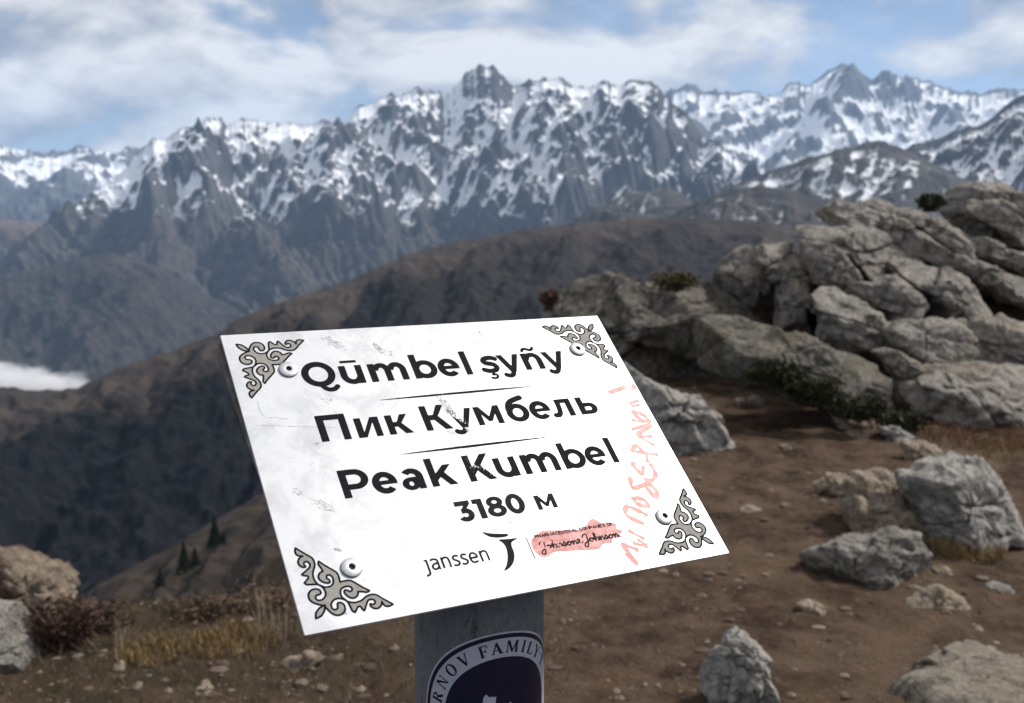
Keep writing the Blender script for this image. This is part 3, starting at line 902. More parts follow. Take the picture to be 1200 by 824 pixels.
def shrub(name, label, p, rad, h, n, leaf, twig, seed, leaf_size=0.02, cat='shrub', group=None, nt=40):
    """bare or leafy dwarf shrub: forked twigs with small leaves through the crown"""
    rnd = np.random.RandomState(seed + 900)
    root = empty(name, tuple(p))
    tag(root, label, cat, group)
    V, F, off = [], [], 0
    tips = []
    for k in range(nt):
        a = rnd.uniform(0, 2 * math.pi); l = rnd.uniform(.5, 1.0)
        end = np.array([math.cos(a) * rad * l * rnd.uniform(.3, 1), math.sin(a) * rad * l * rnd.uniform(.3, 1) * .7, h * rnd.uniform(.45, 1.0)])
        mid = end * 0.5 + rnd.normal(size=3) * rad * 0.08
        prev = np.array([rnd.normal() * rad * .2, rnd.normal() * rad * .15, -0.02])
        wd = 0.004 + 0.02 * h * .3
        for q, ww in ((mid, wd * .7), (end, wd * .25)):
            dvec = q - prev
            s = np.cross(dvec, rnd.normal(size=3)); s /= np.linalg.norm(s) + 1e-9
            u = np.cross(dvec, s); u /= np.linalg.norm(u) + 1e-9
            for c_, wid in ((prev, wd if q is mid else wd * .7), (q, ww)):
                for g in range(3):
                    V.append(c_ + wid * (math.cos(g * 2.094) * s + math.sin(g * 2.094) * u))
            for g in range(3):
                F.append((off + g, off + (g + 1) % 3, off + 3 + (g + 1) % 3, off + 3 + g))
            off += 6
            prev = q
        tips.append((mid, end))
    mesh_obj('twigs', np.array(V), np.array(F), twig, root, smooth=False)
    if n:
        tp = np.array([e for m_, e in tips]); md = np.array([m_ for m_, e in tips])
        i = rnd.randint(0, len(tp), n); fr = rnd.uniform(0, 1, (n, 1))
        c_ = md[i] * (1 - fr) + tp[i] * fr + rnd.normal(size=(n, 3)) * rad * 0.09
        a_ = rnd.normal(size=(n, 3)); a_ /= np.linalg.norm(a_, axis=1)[:, None]
        b_ = np.cross(a_, rnd.normal(size=(n, 3))); b_ /= np.linalg.norm(b_, axis=1)[:, None]
        s_ = leaf_size * rnd.uniform(.5, 1.3, (n, 1))
        LV = np.stack([c_ - a_ * s_, c_ + b_ * s_ * .45, c_ + a_ * s_, c_ - b_ * s_ * .45], 1).reshape(-1, 3)
        mesh_obj('foliage', LV, np.arange(n * 4).reshape(-1, 4), leaf, root, smooth=False)
    return root


for k, (px_, py_, Y_, rd, hh, lb) in enumerate([
        (905, 446, 7.6, .26, .13, 'dark green juniper mat hanging on the left of the mossy overhang'),
        (955, 468, 7.5, .30, .13, 'dark green juniper mat in the middle under the pale ledge'),
        (1010, 490, 7.4, .28, .13, 'dark green juniper mat at the right under the pale ledge'),
        (1052, 505, 7.35, .20, .11, 'dark green juniper mat at the lower tip of the sloping ledge')]):
    shrub('juniper_mat', lb, at(px_, py_, Y_), rd, hh, 2600, M_JUN, M_TWIG, k, 0.022, group='juniper under the ledge')
shrub('dwarf_shrub', 'little dark shrub growing on top of the outcrop beside the round boulder', at(1090, 246, 10.6), .20, .14, 1400, M_JUN, M_TWIG, 11, 0.025)
shrub('dwarf_shrub', 'yellow green tuft of shrub growing on the back of the long ledge', at(790, 338, 9.1), .28, .12, 1300, m_leaf('olive_leaf', (.05, .045, .02), (.12, .10, .05)), M_TWIG, 12, 0.022)
shrub('dwarf_shrub', 'red leaved shrub at the left end of the long granite ledge', at(643, 362, 8.6), .12, .16, 500, M_REDT, M_TWIG, 13, 0.02)
shrub('dwarf_shrub', 'rusty brown shrub in front of the rust stained rock', at(70, 752, 3.85), .24, .15, 1100, m_leaf('brown_red_leaf', (.045, .026, .02), (.09, .05, .035)), M_TWIG, 14, 0.012, nt=120)
shrub('dwarf_shrub', 'dark bare shrub at the rim right of the rust stained rock', at(105, 752, 4.0), .22, .15, 1500, M_TWIG, M_TWIG, 15, 0.010, nt=90)
shrub('dwarf_shrub', 'brown bare shrub at the rim behind the yellow grass', at(235, 748, 4.15), .22, .17, 1300, m_leaf('brown_leaf', (.06, .042, .03), (.12, .085, .06)), M_TWIG, 16, 0.010, nt=110)
shrub('dwarf_shrub', 'pinkish brown shrub at the rim under the left sign edge', at(315, 742, 4.2), .24, .20, 1300, m_leaf('pinkish_leaf', (.09, .055, .045), (.18, .12, .09)), M_TWIG, 17, 0.010, nt=110)


def litter_grass():
    rnd = np.random.RandomState(77)
    n = 5200
    x = rnd.uniform(-3.2, 0.2, n); y = rnd.uniform(2.7, 4.5, n)
    k = (edge_sd(x, y) > -0.3) & (fbm(x * 1.8, y * 1.8, x * 0 + 2, 3) > -0.12)
    x, y = x[k], y[k]
    V, F = blades(len(x), 0, 0.055, 0.004, rnd, 1.2)
    off = np.repeat(np.stack([x, y, ground_z(x, y)], -1), 6, 0)
    tag(mesh_obj('ground_litter', V + off, F, m_leaf('plant_litter', (.05, .037, .024), (.15, .11, .07)), smooth=False),
        'short dry plant litter covering the ground by the rim', 'litter', kind='stuff')


litter_grass()


# ------------------------------------------------------------------ spruces on the flank
def spruce(label, px, py, dist, h, seed):
    rnd = np.random.RandomState(seed + 40)
    p = at(px, py, float(dist))
    root = empty('spruce_tree', tuple(p))
    tag(root, label, 'tree', 'spruces on the summit flank')
    n = 10
    V, F = [], []
    for k, (z, r) in enumerate(((-1.0, .14), (h * .9, .02))):
        for g in range(n):
            V.append((r * math.cos(g * 2 * math.pi / n), r * math.sin(g * 2 * math.pi / n), z))
    for g in range(n):
        F.append((g, (g + 1) % n, n + (g + 1) % n, n + g))
    mesh_obj('trunk', V, F, M_TWIG, root)
    m = 2200
    f = rnd.uniform(0, 1, m) ** .75
    zc = h * (1 - f) + 0.1
    rad = h * rnd.uniform(.26, .36) * f * (0.5 + 0.5 * np.abs(np.sin(zc * 5 + rnd.uniform(0, 1)))) * rnd.uniform(.35, 1.1, m)
    a = rnd.uniform(0, 2 * math.pi, m)
    c_ = np.stack([np.cos(a) * rad, np.sin(a) * rad, zc - rad * .35], -1)
    a_ = np.stack([np.cos(a), np.sin(a), np.full(m, -.35)], -1); b_ = np.cross(a_, rnd.normal(size=(m, 3)))
    b_ /= np.linalg.norm(b_, axis=1)[:, None]
    s_ = h * .035 * rnd.uniform(.6, 1.4, (m, 1))
    LV = np.stack([c_ - a_ * s_, c_ + b_ * s_ * .4, c_ + a_ * s_, c_ - b_ * s_ * .4], 1).reshape(-1, 3)
    mesh_obj('crown', LV, np.arange(m * 4).reshape(-1, 4), m_spr, root, smooth=False)


m_spr = m_leaf('spruce_needles', (0.008, 0.014, 0.010), (0.022, 0.030, 0.020))
for k, (px_, py_, ds_, hh, lb) in enumerate([(188, 688, 170, 3.2, 'low dark spruce standing alone below the spruce cluster'), (216, 668, 185, 5.2, 'tall dark spruce at the left of the cluster'),
                                             (229, 664, 180, 3.6, 'short dark spruce crowding the tall left one'), (252, 640, 215, 6.4, 'tallest dark spruce of the cluster'),
                                             (262, 646, 205, 4.0, 'short dark spruce at the right of the cluster'), (286, 668, 172, 3.4, 'small spruce near the left edge of the sign')]):
    spruce(lb, px_, py_, ds_, hh, k)

# ------------------------------------------------------------------ haze
bm = bmesh.new()
bmesh.ops.create_cube(bm, size=1.0)
me = bpy.data.meshes.new('haze')
bm.to_mesh(me); bm.free()
hz_o = bpy.data.objects.new('haze', me)
col.objects.link(hz_o)
hz_o.scale = (52000, 52000, 3900)
hz_o.location = (0, 0, -1354 + 1950)
hm = bpy.data.materials.new('haze'); hm.use_nodes = True
hm.node_tree.nodes.clear()
pv = hm.node_tree.nodes.new('ShaderNodeVolumePrincipled')
pv.inputs['Color'].default_value = (0.44, 0.66, 1.0, 1)
pv.inputs['Density'].default_value = 2.8e-5
pv.inputs['Anisotropy'].default_value = 0.1
ho = hm.node_tree.nodes.new('ShaderNodeOutputMaterial')
hm.node_tree.links.new(pv.outputs[0], ho.inputs['Volume'])
me.materials.append(hm)
tag(hz_o, 'thin blue mountain haze filling the air over the valley', 'haze', kind='stuff')

# ------------------------------------------------------------------ the summit sign
# plate frame, in metres: corner O, right U, down V, outward N (faces the reader, tilted back on the post)
PW, PH = 300.0, 222.8
cR = np.array([1., 0, 0]); cF = np.array([0, math.cos(PITCH), -math.sin(PITCH)]); cD = -np.array([0, math.sin(PITCH), math.cos(PITCH)])
cam_vec = lambda v: v[0] * cR + v[1] * cD + v[2] * cF
PO = np.array([0, 0, CAM_Z]) + cam_vec((-0.193785, -0.010766, 0.708044))
PU, PV = cam_vec((0.873492, -0.059681, 0.483166)), cam_vec((0.360642, 0.746, -0.55984))
PU /= np.linalg.norm(PU)
PV -= PU * (PU @ PV); PV /= np.linalg.norm(PV)
PN = -np.cross(PU, PV)
CEN = PO + PU * PW / 2000 + PV * PH / 2000

sign = empty('summit_sign', (CEN[0], CEN[1], float(ground_z(CEN[0], CEN[1]))))
tag(sign, 'white metal summit sign with black lettering on a grey round steel post', 'sign')
SO = np.array(sign.location)


def on_plate(x, y, h=0.0):
    """millimetres on the plate face (right, down, outward) to metres in the sign's own frame"""
    x, y = np.asarray(x, float), np.asarray(y, float)
    return (PO - SO) + x[..., None] * PU / 1000 + y[..., None] * PV / 1000 + (np.asarray(h, float) + 0 * x)[..., None] * PN / 1000


# flat print: shapes are filled into a fine raster and its outline is turned into a thin sheet of polygons
class Print:
    def __init__(self, x0, y0, x1, y1, res=0.125):
        self.x0, self.y0, self.res = x0, y0, res
        self.a = np.zeros((int((y1 - y0) / res) + 1, int((x1 - x0) / res) + 1), np.float32)

    def _win(self, p, pad=0.3):
        r = self.res
        j0, j1 = int((p[:, 0].min() - pad - self.x0) / r), int((p[:, 0].max() + pad - self.x0) / r) + 2
        i0, i1 = int((p[:, 1].min() - pad - self.y0) / r), int((p[:, 1].max() + pad - self.y0) / r) + 2
        i0, j0 = max(i0, 0), max(j0, 0)
        i1, j1 = min(i1, self.a.shape[0]), min(j1, self.a.shape[1])
        X = self.x0 + np.arange(j0, j1) * r; Y = self.y0 + np.arange(i0, i1) * r
        return i0, i1, j0, j1, X[None, :], Y[:, None]

    def fill(self, pts, val=1.0):
        p = np.asarray(pts, float)
        i0, i1, j0, j1, X, Y = self._win(p)
        if i1 <= i0 or j1 <= j0:
            return
        ins = np.zeros((i1 - i0, j1 - j0), bool)
        for (xa, ya), (xb, yb) in zip(p, np.roll(p, -1, 0)):
            if ya == yb:
                continue
            c = (Y >= min(ya, yb)) & (Y < max(ya, yb))
            ins ^= c & (X < (xb - xa) * (Y - ya) / (yb - ya) + xa)
        w = self.a[i0:i1, j0:j1]
        w[ins] = val

    def strip(self, A, B, val=1.0):
        for k in range(len(A) - 1):
            self.fill([A[k], A[k + 1], B[k + 1], B[k]], val)

    def stroke(self, pts, w, val=1.0, closed=False, round_=False):
        p = np.asarray(pts, float)
        if closed:
            p = np.vstack([p, p[:1]])
        w = np.broadcast_to(np.asarray(w, float), (len(p),))
        d = np.gradient(p, axis=0)
        if closed:
            d[0] = d[-1] = p[1] - p[-2]
        d /= np.linalg.norm(d, axis=1)[:, None] + 1e-9
        n = np.stack([-d[:, 1], d[:, 0]], -1) * w[:, None] / 2
        self.strip(p + n, p - n, val)
        for k in range(len(p)):
            if round_ or (0 < k < len(p) - 1):
                self.disc(p[k], w[k] / 2 * 0.995, val)

    def disc(self, c, r, val=1.0):
        p = np.array([[c[0] - r, c[1] - r], [c[0] + r, c[1] + r]])
        i0, i1, j0, j1, X, Y = self._win(p)
        w = self.a[i0:i1, j0:j1]
        w[(X - c[0]) ** 2 + (Y - c[1]) ** 2 <= r * r] = val

    def field(self):
        f = self.a
        k = np.array([0.06, 0.24, 0.4, 0.24, 0.06], np.float32)
        for ax in (0, 1):
            g = np.zeros_like(f)
            for q, w in zip((-2, -1, 0, 1, 2), k):
                g += w * np.roll(f, q, ax)
            f = g
        return f

    def mesh(self, place, step=2, wear=None, run=100000):
        f = self.field()[::step, ::step]
        ny, nx = f.shape
        r = self.res * step
        X = self.x0 + np.arange(nx) * r; Y = self.y0 + np.arange(ny) * r
        if wear is not None:
            f = f - wear(X[None, :] + 0 * Y[:, None], Y[:, None] + 0 * X[None, :])
        ins = f > 0.5
        cnt = ins[:-1, :-1].astype(int) + ins[1:, :-1] + ins[:-1, 1:] + ins[1:, 1:]
        V, F = [], []
        full = cnt == 4
        for i in np.nonzero(full.any(1))[0]:
            row = np.concatenate([[0], full[i].astype(np.int8), [0]])
            e = np.diff(row)
            for a, b in zip(np.nonzero(e == 1)[0], np.nonzero(e == -1)[0]):
                for a2 in range(a, b, run):
                    b2 = min(b, a2 + run)
                    k = len(V)
                    V += [(X[a2], Y[i]), (X[b2], Y[i]), (X[b2], Y[i + 1]), (X[a2], Y[i + 1])]
                    F.append((k, k + 1, k + 2, k + 3))
        for i, j in zip(*np.nonzero((cnt > 0) & (cnt < 4))):
            cs = ((j, i), (j + 1, i), (j + 1, i + 1), (j, i + 1))
            poly = []
            for q in range(4):
                (a, b), (c, d) = cs[q], cs[(q + 1) % 4]
                va, vb = f[b, a], f[d, c]
                if va > 0.5:
                    poly.append((X[a], Y[b]))
                if (va > 0.5) != (vb > 0.5):
                    tq = (0.5 - va) / (vb - va)
                    poly.append((X[a] + (X[c] - X[a]) * tq, Y[b] + (Y[d] - Y[b]) * tq))
            if len(poly) >= 3:
                k = len(V)
                V += poly
                F.append(tuple(range(k, k + len(poly))))
        v = np.array(V)
        return place(v[:, 0], v[:, 1]), [q[::-1] for q in F]


def spline(pts, n=8, closed=False):
    p = np.asarray(pts, float)
    m = len(p)
    out = []
    for k in range(m if closed else m - 1):
        a, b, c, d = (p[(k - 1) % m], p[k], p[(k + 1) % m], p[(k + 2) % m]) if closed else (p[max(k - 1, 0)], p[k], p[k + 1], p[min(k + 2, m - 1)])
        for t_ in np.linspace(0, 1, n, endpoint=False):
            out.append(0.5 * (2 * b + (c - a) * t_ + (2 * a - 5 * b + 4 * c - d) * t_ ** 2 + (3 * b - a - 3 * c + d) * t_ ** 3))
    if not closed:
        out.append(p[-1])
    return np.array(out)


class Pen:
    """draws letters (x right, y up from the baseline) onto a Print"""
    def __init__(self, pr, x, base, sx=1.0, sy=None, xf=None):
        self.p, self.x, self.b, self.sx, self.sy = pr, x, base, sx, sx if sy is None else sy
        self.xf = xf

    def T(self, pts):
        q = np.asarray(pts, float)
        if self.xf:
            return self.xf(q)
        return np.stack([self.x + q[:, 0] * self.sx, self.b - q[:, 1] * self.sy], -1)

    def poly(self, *pts): self.p.fill(self.T(pts))
    def rect(self, x0, y0, x1, y1): self.poly((x0, y0), (x1, y0), (x1, y1), (x0, y1))

    def ring(self, cx, cy, rx, ry, wv, wh, a0=0, a1=360):
        a = np.radians(np.linspace(a0, a1, max(8, int(abs(a1 - a0) / 5))))
        o = np.stack([cx + rx * np.cos(a), cy + ry * np.sin(a)], -1)
        i = np.stack([cx + (rx - wv) * np.cos(a), cy + (ry - wh) * np.sin(a)], -1)
        self.p.strip(self.T(o), self.T(i))

    def curve(self, pts, w, n=8, round_=False):
        self.p.stroke(self.T(spline(pts, n)), w * (self.sx + self.sy) / 2 if not self.xf else w, round_=round_)


S, TH, XH, CH, AS = 4.9, 4.1, 16.1, 21.0, 22.1


def g_l(p): p.rect(0, 0, S, AS)
def g_b(p): p.rect(0, 0, S, AS); p.ring(9.3, 8.0, 9.1, 8.35, S, TH)
def g_e(p): p.ring(8.35, 8.0, 8.35, 8.35, S, TH, -11, 316); p.rect(3.2, 6.5, 16.4, 9.5)
def g_a(p):
    p.rect(10.7, 0, 15.5, 9.6); p.ring(7.9, 9.6, 7.6, 6.7, S, 4.0, 0, 142)
    p.ring(6.2, 4.65, 6.1, 4.85, 4.5, 3.1); p.rect(6.0, 6.7, 11.2, 9.5)
def g_k(p):
    p.rect(0, 0, S, AS); p.poly((4.4, 3.9), (4.4, 9.5), (11.6, 16.1), (17.4, 16.1), (10.2, 9.2)); p.poly((7.2, 7.4), (10.9, 10.6), (18.1, 0), (12.4, 0))
def g_K(p):
    p.rect(0, 0, S, CH); p.poly((4.4, 4.4), (4.4, 10.8), (13.4, 21), (19.0, 21), (9.8, 10.3)); p.poly((7.4, 8.4), (11.0, 12.4), (19.8, 0), (14.0, 0))
def g_P(p):
    p.rect(0, 0, S, CH); p.rect(1, 16.95, 10, 21); p.rect(1, 5.9, 10, 9.95); p.ring(10, 13.45, 8.7, 7.55, S, 4.05, -90, 90)
def g_Q(p):
    p.ring(11.6, 10.5, 11.6, 10.9, 5.0, 4.4); p.curve([(11.2, 1.6), (13.2, -1.7), (16, -3.3), (19.3, -3.1), (22.2, -0.9)], 3.6)
def g_u(p):
    p.rect(0, 7.4, S, XH); p.rect(11.6, 0, 16.4, XH); p.ring(8.2, 7.5, 8.2, 7.8, S, 4.2, 180, 350)
def g_U(p): g_u(p); p.rect(2.4, 18.6, 14.1, 20.7)
def g_m(p):
    for x in (0, 11.35, 22.7): p.rect(x, 0, x + S, 9.2 if x else XH)
    p.ring(9.15, 9.0, 7.1, 7.4, S, 4.2, 0, 168); p.ring(20.5, 9.0, 7.1, 7.4, S, 4.2, 0, 172)
def g_n(p): p.rect(0, 0, S, XH); p.rect(11.4, 0, 16.3, 9.0); p.ring(8.6, 8.8, 7.7, 7.6, S, 4.2, 0, 170)
def g_N(p): g_n(p); p.curve([(3.0, 18.4), (4.4, 20.2), (6.6, 20.4), (9.2, 19.2), (11.4, 19.2), (13.0, 21.1)], 2.5)
def g_y(p):
    p.poly((0, 16.1), (5.0, 16.1), (11.7, 0.4), (8.6, -1.6), (7.2, -0.1)); p.poly((14.1, 16.1), (18.8, 16.1), (11.6, -0.9), (7.4, -0.4))
    p.curve([(9.6, 0.4), (8.4, -2.4), (6.6, -3.7), (4.4, -3.7), (2.3, -2.7)], 3.9)
def g_s(p):
    p.curve([(13.2, 12.8), (10.4, 14.1), (7.2, 14.2), (4.2, 13.4), (2.9, 11.4), (4.4, 9.5), (7.4, 8.6), (10.3, 7.4), (11.7, 5.0), (10.4, 2.7), (7.2, 1.9), (3.8, 2.2), (0.8, 3.5)], 4.2)
    p.rect(6.0, -1.9, 8.0, 0.3); p.curve([(6.0, -1.6), (8.6, -1.7), (9.6, -3.2), (8.2, -4.8), (6.0, -5.0), (4.4, -4.4)], 1.9)
def c_P(p): p.rect(0, 0, S, CH); p.rect(14.9, 0, 19.8, CH); p.rect(1, 16.9, 18, CH)
def c_i(p): p.rect(0, 0, 4.7, XH); p.rect(12.4, 0, 17.1, XH); p.poly((2.3, 0), (5.7, 0), (14.8, XH), (11.4, XH))
def c_k(p): p.rect(0, 0, S, XH); p.rect(4, 6.2, 8.2, 10.0); p.poly((5.9, 7.3), (10.2, 8.6), (16.2, XH), (10.9, XH)); p.poly((5.9, 8.2), (9.9, 9.7), (17.0, 0), (11.3, 0))
def c_K(p): p.rect(0, 0, S, CH); p.rect(4, 8.5, 9, 12.9); p.poly((6.4, 9.6), (11.2, 11.2), (18.6, CH), (13.0, CH)); p.poly((6.6, 10.8), (11.1, 12.4), (19.6, 0), (13.8, 0))
def c_m(p):
    p.rect(0, 0, 4.5, XH); p.rect(15.2, 0, 19.7, XH); p.poly((0.2, XH), (4.2, XH), (11.5, 4.4), (10.9, 2.8), (8.5, 2.8)); p.poly((19.5, XH), (15.5, XH), (8.2, 4.4), (8.8, 2.8), (11.2, 2.8))
def c_b(p): p.ring(8.8, 7.7, 8.8, 8.1, S, TH); p.curve([(2.4, 7.5), (2.7, 12.8), (5.2, 17.0), (9.6, 19.2), (15.6, 20.9)], 4.3)
def c_l(p): p.rect(11.5, 0, 16.3, XH); p.rect(3.4, 12.3, 16, XH); p.curve([(5.6, 14.5), (5.2, 8), (4.4, 4.2), (2.8, 2.1), (0.0, 1.9)], 4.2)
def c_x(p): p.rect(0, 0, S, XH); p.rect(1, 0, 9, 3.7); p.rect(1, 6.9, 9, 10.6); p.ring(9.0, 5.3, 6.3, 5.3, S, 3.7, -90, 90)
def d_3(p):
    p.poly((0.9, 15), (11.3, 15), (11.3, 12.3), (10, 11.5), (0.9, 11.5)); p.poly((11.3, 12.4), (7.4, 8.2), (7.4, 5.8), (4.0, 5.8), (4.0, 8.2), (6.9, 11.9)); p.ring(6.2, 4.55, 5.9, 4.95, 4.1, 3.4, -152, 82)
    p.rect(4.0, 5.9, 6.6, 9.2)
def d_1(p): p.rect(2.7, 0, 6.9, 15); p.rect(0, 11.6, 5, 15)
def d_8(p): p.ring(6.6, 11.0, 5.8, 4.2, 3.8, 2.9); p.ring(6.6, 4.4, 6.7, 4.7, 4.1, 3.1)
def d_0(p): p.ring(6.7, 7.5, 6.7, 7.8, 4.2, 3.5)


def wear_main(X, Y):
    """scraped patches on the lettering"""
    def patch(cx, cy, ca, la, lb):
        u = (X - cx) * math.cos(ca) + (Y - cy) * math.sin(ca); v = -(X - cx) * math.sin(ca) + (Y - cy) * math.cos(ca)
        return np.exp(-((u / la) ** 2 + (v / lb) ** 2) ** 2)
    n1 = fbm(X * 0.9, Y * 0.9, X * 0 + 3.1, 4, 0.6)
    n2 = ridged((X + Y * 0.25) * 0.9, (Y - X * 0.2) * 0.12, X * 0 + 6.1, 3)
    w = patch(141, 76, 1.35, 12, 6.5) * (0.62 + n1 * 0.9) + patch(146, 89, 0.9, 9, 2.2) * (0.35 + n1 * 1.2) + patch(147.5, 97, 0.2, 4, 2.5) * (0.5 + n1)
    w = w + patch(139, 127, 1.25, 11, 4.2) * np.clip(n2 - 0.95, 0, 1) * 1.8 + patch(147, 131, 0.9, 9, 1.5) * np.clip(n2 - 0.9, 0, 1) * 1.4
    w = w + np.clip(fbm(X * 0.5, Y * 0.5, X * 0 + 1.4, 5, 0.65) - 0.82, 0, 1) * 2
    return w


M_INK = m_plain('black_print', (0.009, 0.009, 0.012), 0.75, 0, 0.3, 300, 0.06)
M_INK2 = m_plain('charcoal_print', (0.018, 0.017, 0.019), 0.75, 0, 0.25, 300, 0.06)


def m_plate():
    t = NT('white_plate')
    g = t.coord('UV')
    x = t.map(g, (300, 222.8, 1))
    n1 = t.noise(x, 0.035, 8, 0.66, 0.5)
    n2 = t.noise(t.map(x, (1, .12, 1), rot=(0, 0, 0.35)), 0.45, 6, 0.7, 0.8)
    n3 = t.noise(x, 1.3, 4, 0.7)
    br = t.noise(t.map(x, (4.0, 0.05, 1), rot=(0, 0, 1.2)), 1.0, 3, 0.6)
    c = t.mix(t.math('MULTIPLY', t.step(n1, 0.42, 0.64), 0.8), (0.60, 0.61, 0.635), (0.42, 0.43, 0.455))
    # rubbed grey scuffs
    left = t.step(x_sep(t, x), 40, 190, 1.0, 0.25)
    sc = t.math('MULTIPLY', t.step(n2, 0.60, 0.74), t.step(n1, 0.42, 0.58))
    c = t.mix(t.math('MULTIPLY', t.math('MULTIPLY', sc, left), 0.6), c, (0.40, 0.40, 0.41))
    sp = t.math('MULTIPLY', t.step(n3, 0.67, 0.76), t.step(t.noise(x, 0.06, 3), 0.50, 0.62))
    c = t.mix(t.math('MULTIPLY', sp, 0.5), c, (0.25, 0.25, 0.25))
    rough = t.math('ADD', 0.28, t.math('MULTIPLY', n1, 0.22))
    return t.out(c, rough, 0.22, t.bump(br, 0.05, 0.0006), 0.5)


def x_sep(t, v):
    s = t.n.new('ShaderNodeSeparateXYZ')
    t.l.new(v, s.inputs[0])
    return s.outputs[0]


def slab_mesh(x0, y0, x1, y1, h0, h1, rad, xf=on_plate, seg=6, bev=0.25):
    """flat sheet with rounded corners between heights h0 (back) and h1 (front)"""
    pts = []
    for cx, cy, a0 in ((x1 - rad, y1 - rad, 0), (x0 + rad, y1 - rad, 90), (x0 + rad, y0 + rad, 180), (x1 - rad, y0 + rad, 270)):
        for k in range(seg + 1):
            a = R(a0 + 90 * k / seg)
            pts.append((cx + rad * math.cos(a), cy + rad * math.sin(a)))
    p = np.array(pts); n = len(p)
    c = p.mean(0)
    inn = p + (c - p) / np.linalg.norm(c - p, axis=1)[:, None] * bev
    V = np.concatenate([xf(inn[:, 0], inn[:, 1], h1), xf(p[:, 0], p[:, 1], h1 - bev), xf(p[:, 0], p[:, 1], h0)])
    F = [tuple(range(n))[::-1], tuple(range(2 * n, 3 * n))]
    for k in range(n):
        k2 = (k + 1) % n
        F += [(k, k2, n + k2, n + k), (n + k, n + k2, 2 * n + k2, 2 * n + k)]
    return V, F, np.concatenate([inn, p, p])


V, F, uv = slab_mesh(0, 0, PW, PH, -1.4, 0.0, 0.8)
plate = mesh_obj('plate', V, F, [m_plate()], sign, smooth=False)
ul = plate.data.uv_layers.new(name='UVMap')
for lp in plate.data.loops:
    q = uv[lp.vertex_index]
    ul.data[lp.index].uv = (q[0] / PW, q[1] / PH)
plate['label'] = 'scuffed white metal face plate'


def back_place(x, y, h=0.0):
    """backing sheet: swung a little off the face plate so that its left side shows"""
    x, y = np.asarray(x, float), np.asarray(y, float)
    xr, yr = x - 3.4 + 0.05 * y, y
    return on_plate(xr, yr, h)


t = NT('weathered_backing')
nb = t.noise(t.position(), 35, 7, 0.65)
M_BACK = t.out(t.mix(t.step(nb, .38, .62), (0.10, 0.085, 0.075), (0.24, 0.225, 0.21)), 0.7, 0.3, t.bump(nb, .4, .002), 0.3)
V, F, uv = slab_mesh(0, 3, 292, 204, -9.0, -4.5, 4.0, back_place)
mesh_obj('backing_plate', V, F, M_BACK, sign, smooth=False)['label'] = 'weathered brown grey backing sheet behind the face plate'

LET = [
    (49.9, [(g_Q, 45.6), (g_U, 72.2), (g_m, 93.0), (g_b, 125.4), (g_e, 144.7), (g_l, 165.1), (g_s, 178.9), (g_y, 193.3), (g_N, 214.0), (g_y, 231.5)]),
    (95.1, [(c_P, 45.0), (c_i, 69.9), (c_k, 91.6), (c_K, 118.1), (g_y, 136.9), (c_m, 157.5), (c_b, 181.8), (g_e, 200.4), (c_l, 219.6), (c_x, 241.0)]),
    (139.2, [(g_P, 47.6), (g_e, 67.7), (g_a, 87.2), (g_k, 106.9), (g_K, 134.1), (g_u, 155.2), (g_m, 176.0), (g_b, 207.6), (g_e, 226.3), (g_l, 246.8)]),
]
for base, line in LET:
    pr = Print(38, base - 26, 262, base + 9)
    for g, x in line:
        g(Pen(pr, x, base))
    V, F = pr.mesh(lambda x, y: on_plate(x, y, 0.12), wear=wear_main)
    mesh_obj('lettering', V, F, M_INK, plate, smooth=False)
pr = Print(110, 148, 195, 172)
for g, x in ((d_3, 115.1), (d_1, 128.5), (d_8, 137.3), (d_0, 151.4)):
    g(Pen(pr, x, 167.5))
c_m(Pen(pr, 173.1, 167.5, 0.745, 0.705))
V, F = pr.mesh(lambda x, y: on_plate(x, y, 0.12))
mesh_obj('lettering', V, F, M_INK2, plate, smooth=False)
for (xa, ya), (xb, yb) in (((90, 65.7), (214.5, 65.2)), ((91.2, 111.3), (209.2, 110.9))):
    pr = Print(xa - 2, ya - 4, xb + 2, ya + 4)
    q = np.linspace(0, 1, 60)
    pr.strip(np.stack([xa + (xb - xa) * q, ya + (yb - ya) * q - 0.95 * np.sin(q * math.pi) ** .8], -1), np.stack([xa + (xb - xa) * q, ya + (yb - ya) * q + 0.95 * np.sin(q * math.pi) ** .8], -1))
    V, F = pr.mesh(lambda x, y: on_plate(x, y, 0.12), wear=wear_main)
    mesh_obj('divider_line', V, F, M_INK, plate, smooth=False)

SCR1 = [(11.9, 57.8), (11.4, 64.8), (13.8, 71.1), (19.6, 72.3), (31.6, 75.4)]
SCR2 = [(6.3, 76.9), (27.6, 80.2), (57.6, 84.8)]
SMUDGE = [(105.8, 19, 5.5, 2.6, 1.25, 0.25), (75, 12, 12, 4.5, 0.75, 0.55), (138.5, 75, 11, 4.5, 1.3, 0.42), (134, 98, 5, 2.4, 0.9, 0.6), (147, 98, 4, 2.5, 0.2, 0.5),
          (20, 130, 6, 3, 0.9, 0.60), (33, 142, 12, 4, 0.75, 0.62), (33, 173.5, 2.6, 1.4, 0.5, 0.25), (150, 174, 3, 1.4, 0.2, 0.55), (24, 214, 6, 1.6, 0.1, 0.6),
          (190, 12, 6, 1.8, 1.0, 0.55), (182, 20, 4, 2, 0.3, 0.7), (40, 95, 7, 3, 0.4, 0.70), (110, 24, 10, 4, 0.2, 0.78), (56, 60, 8, 4, 0.6, 0.74)]
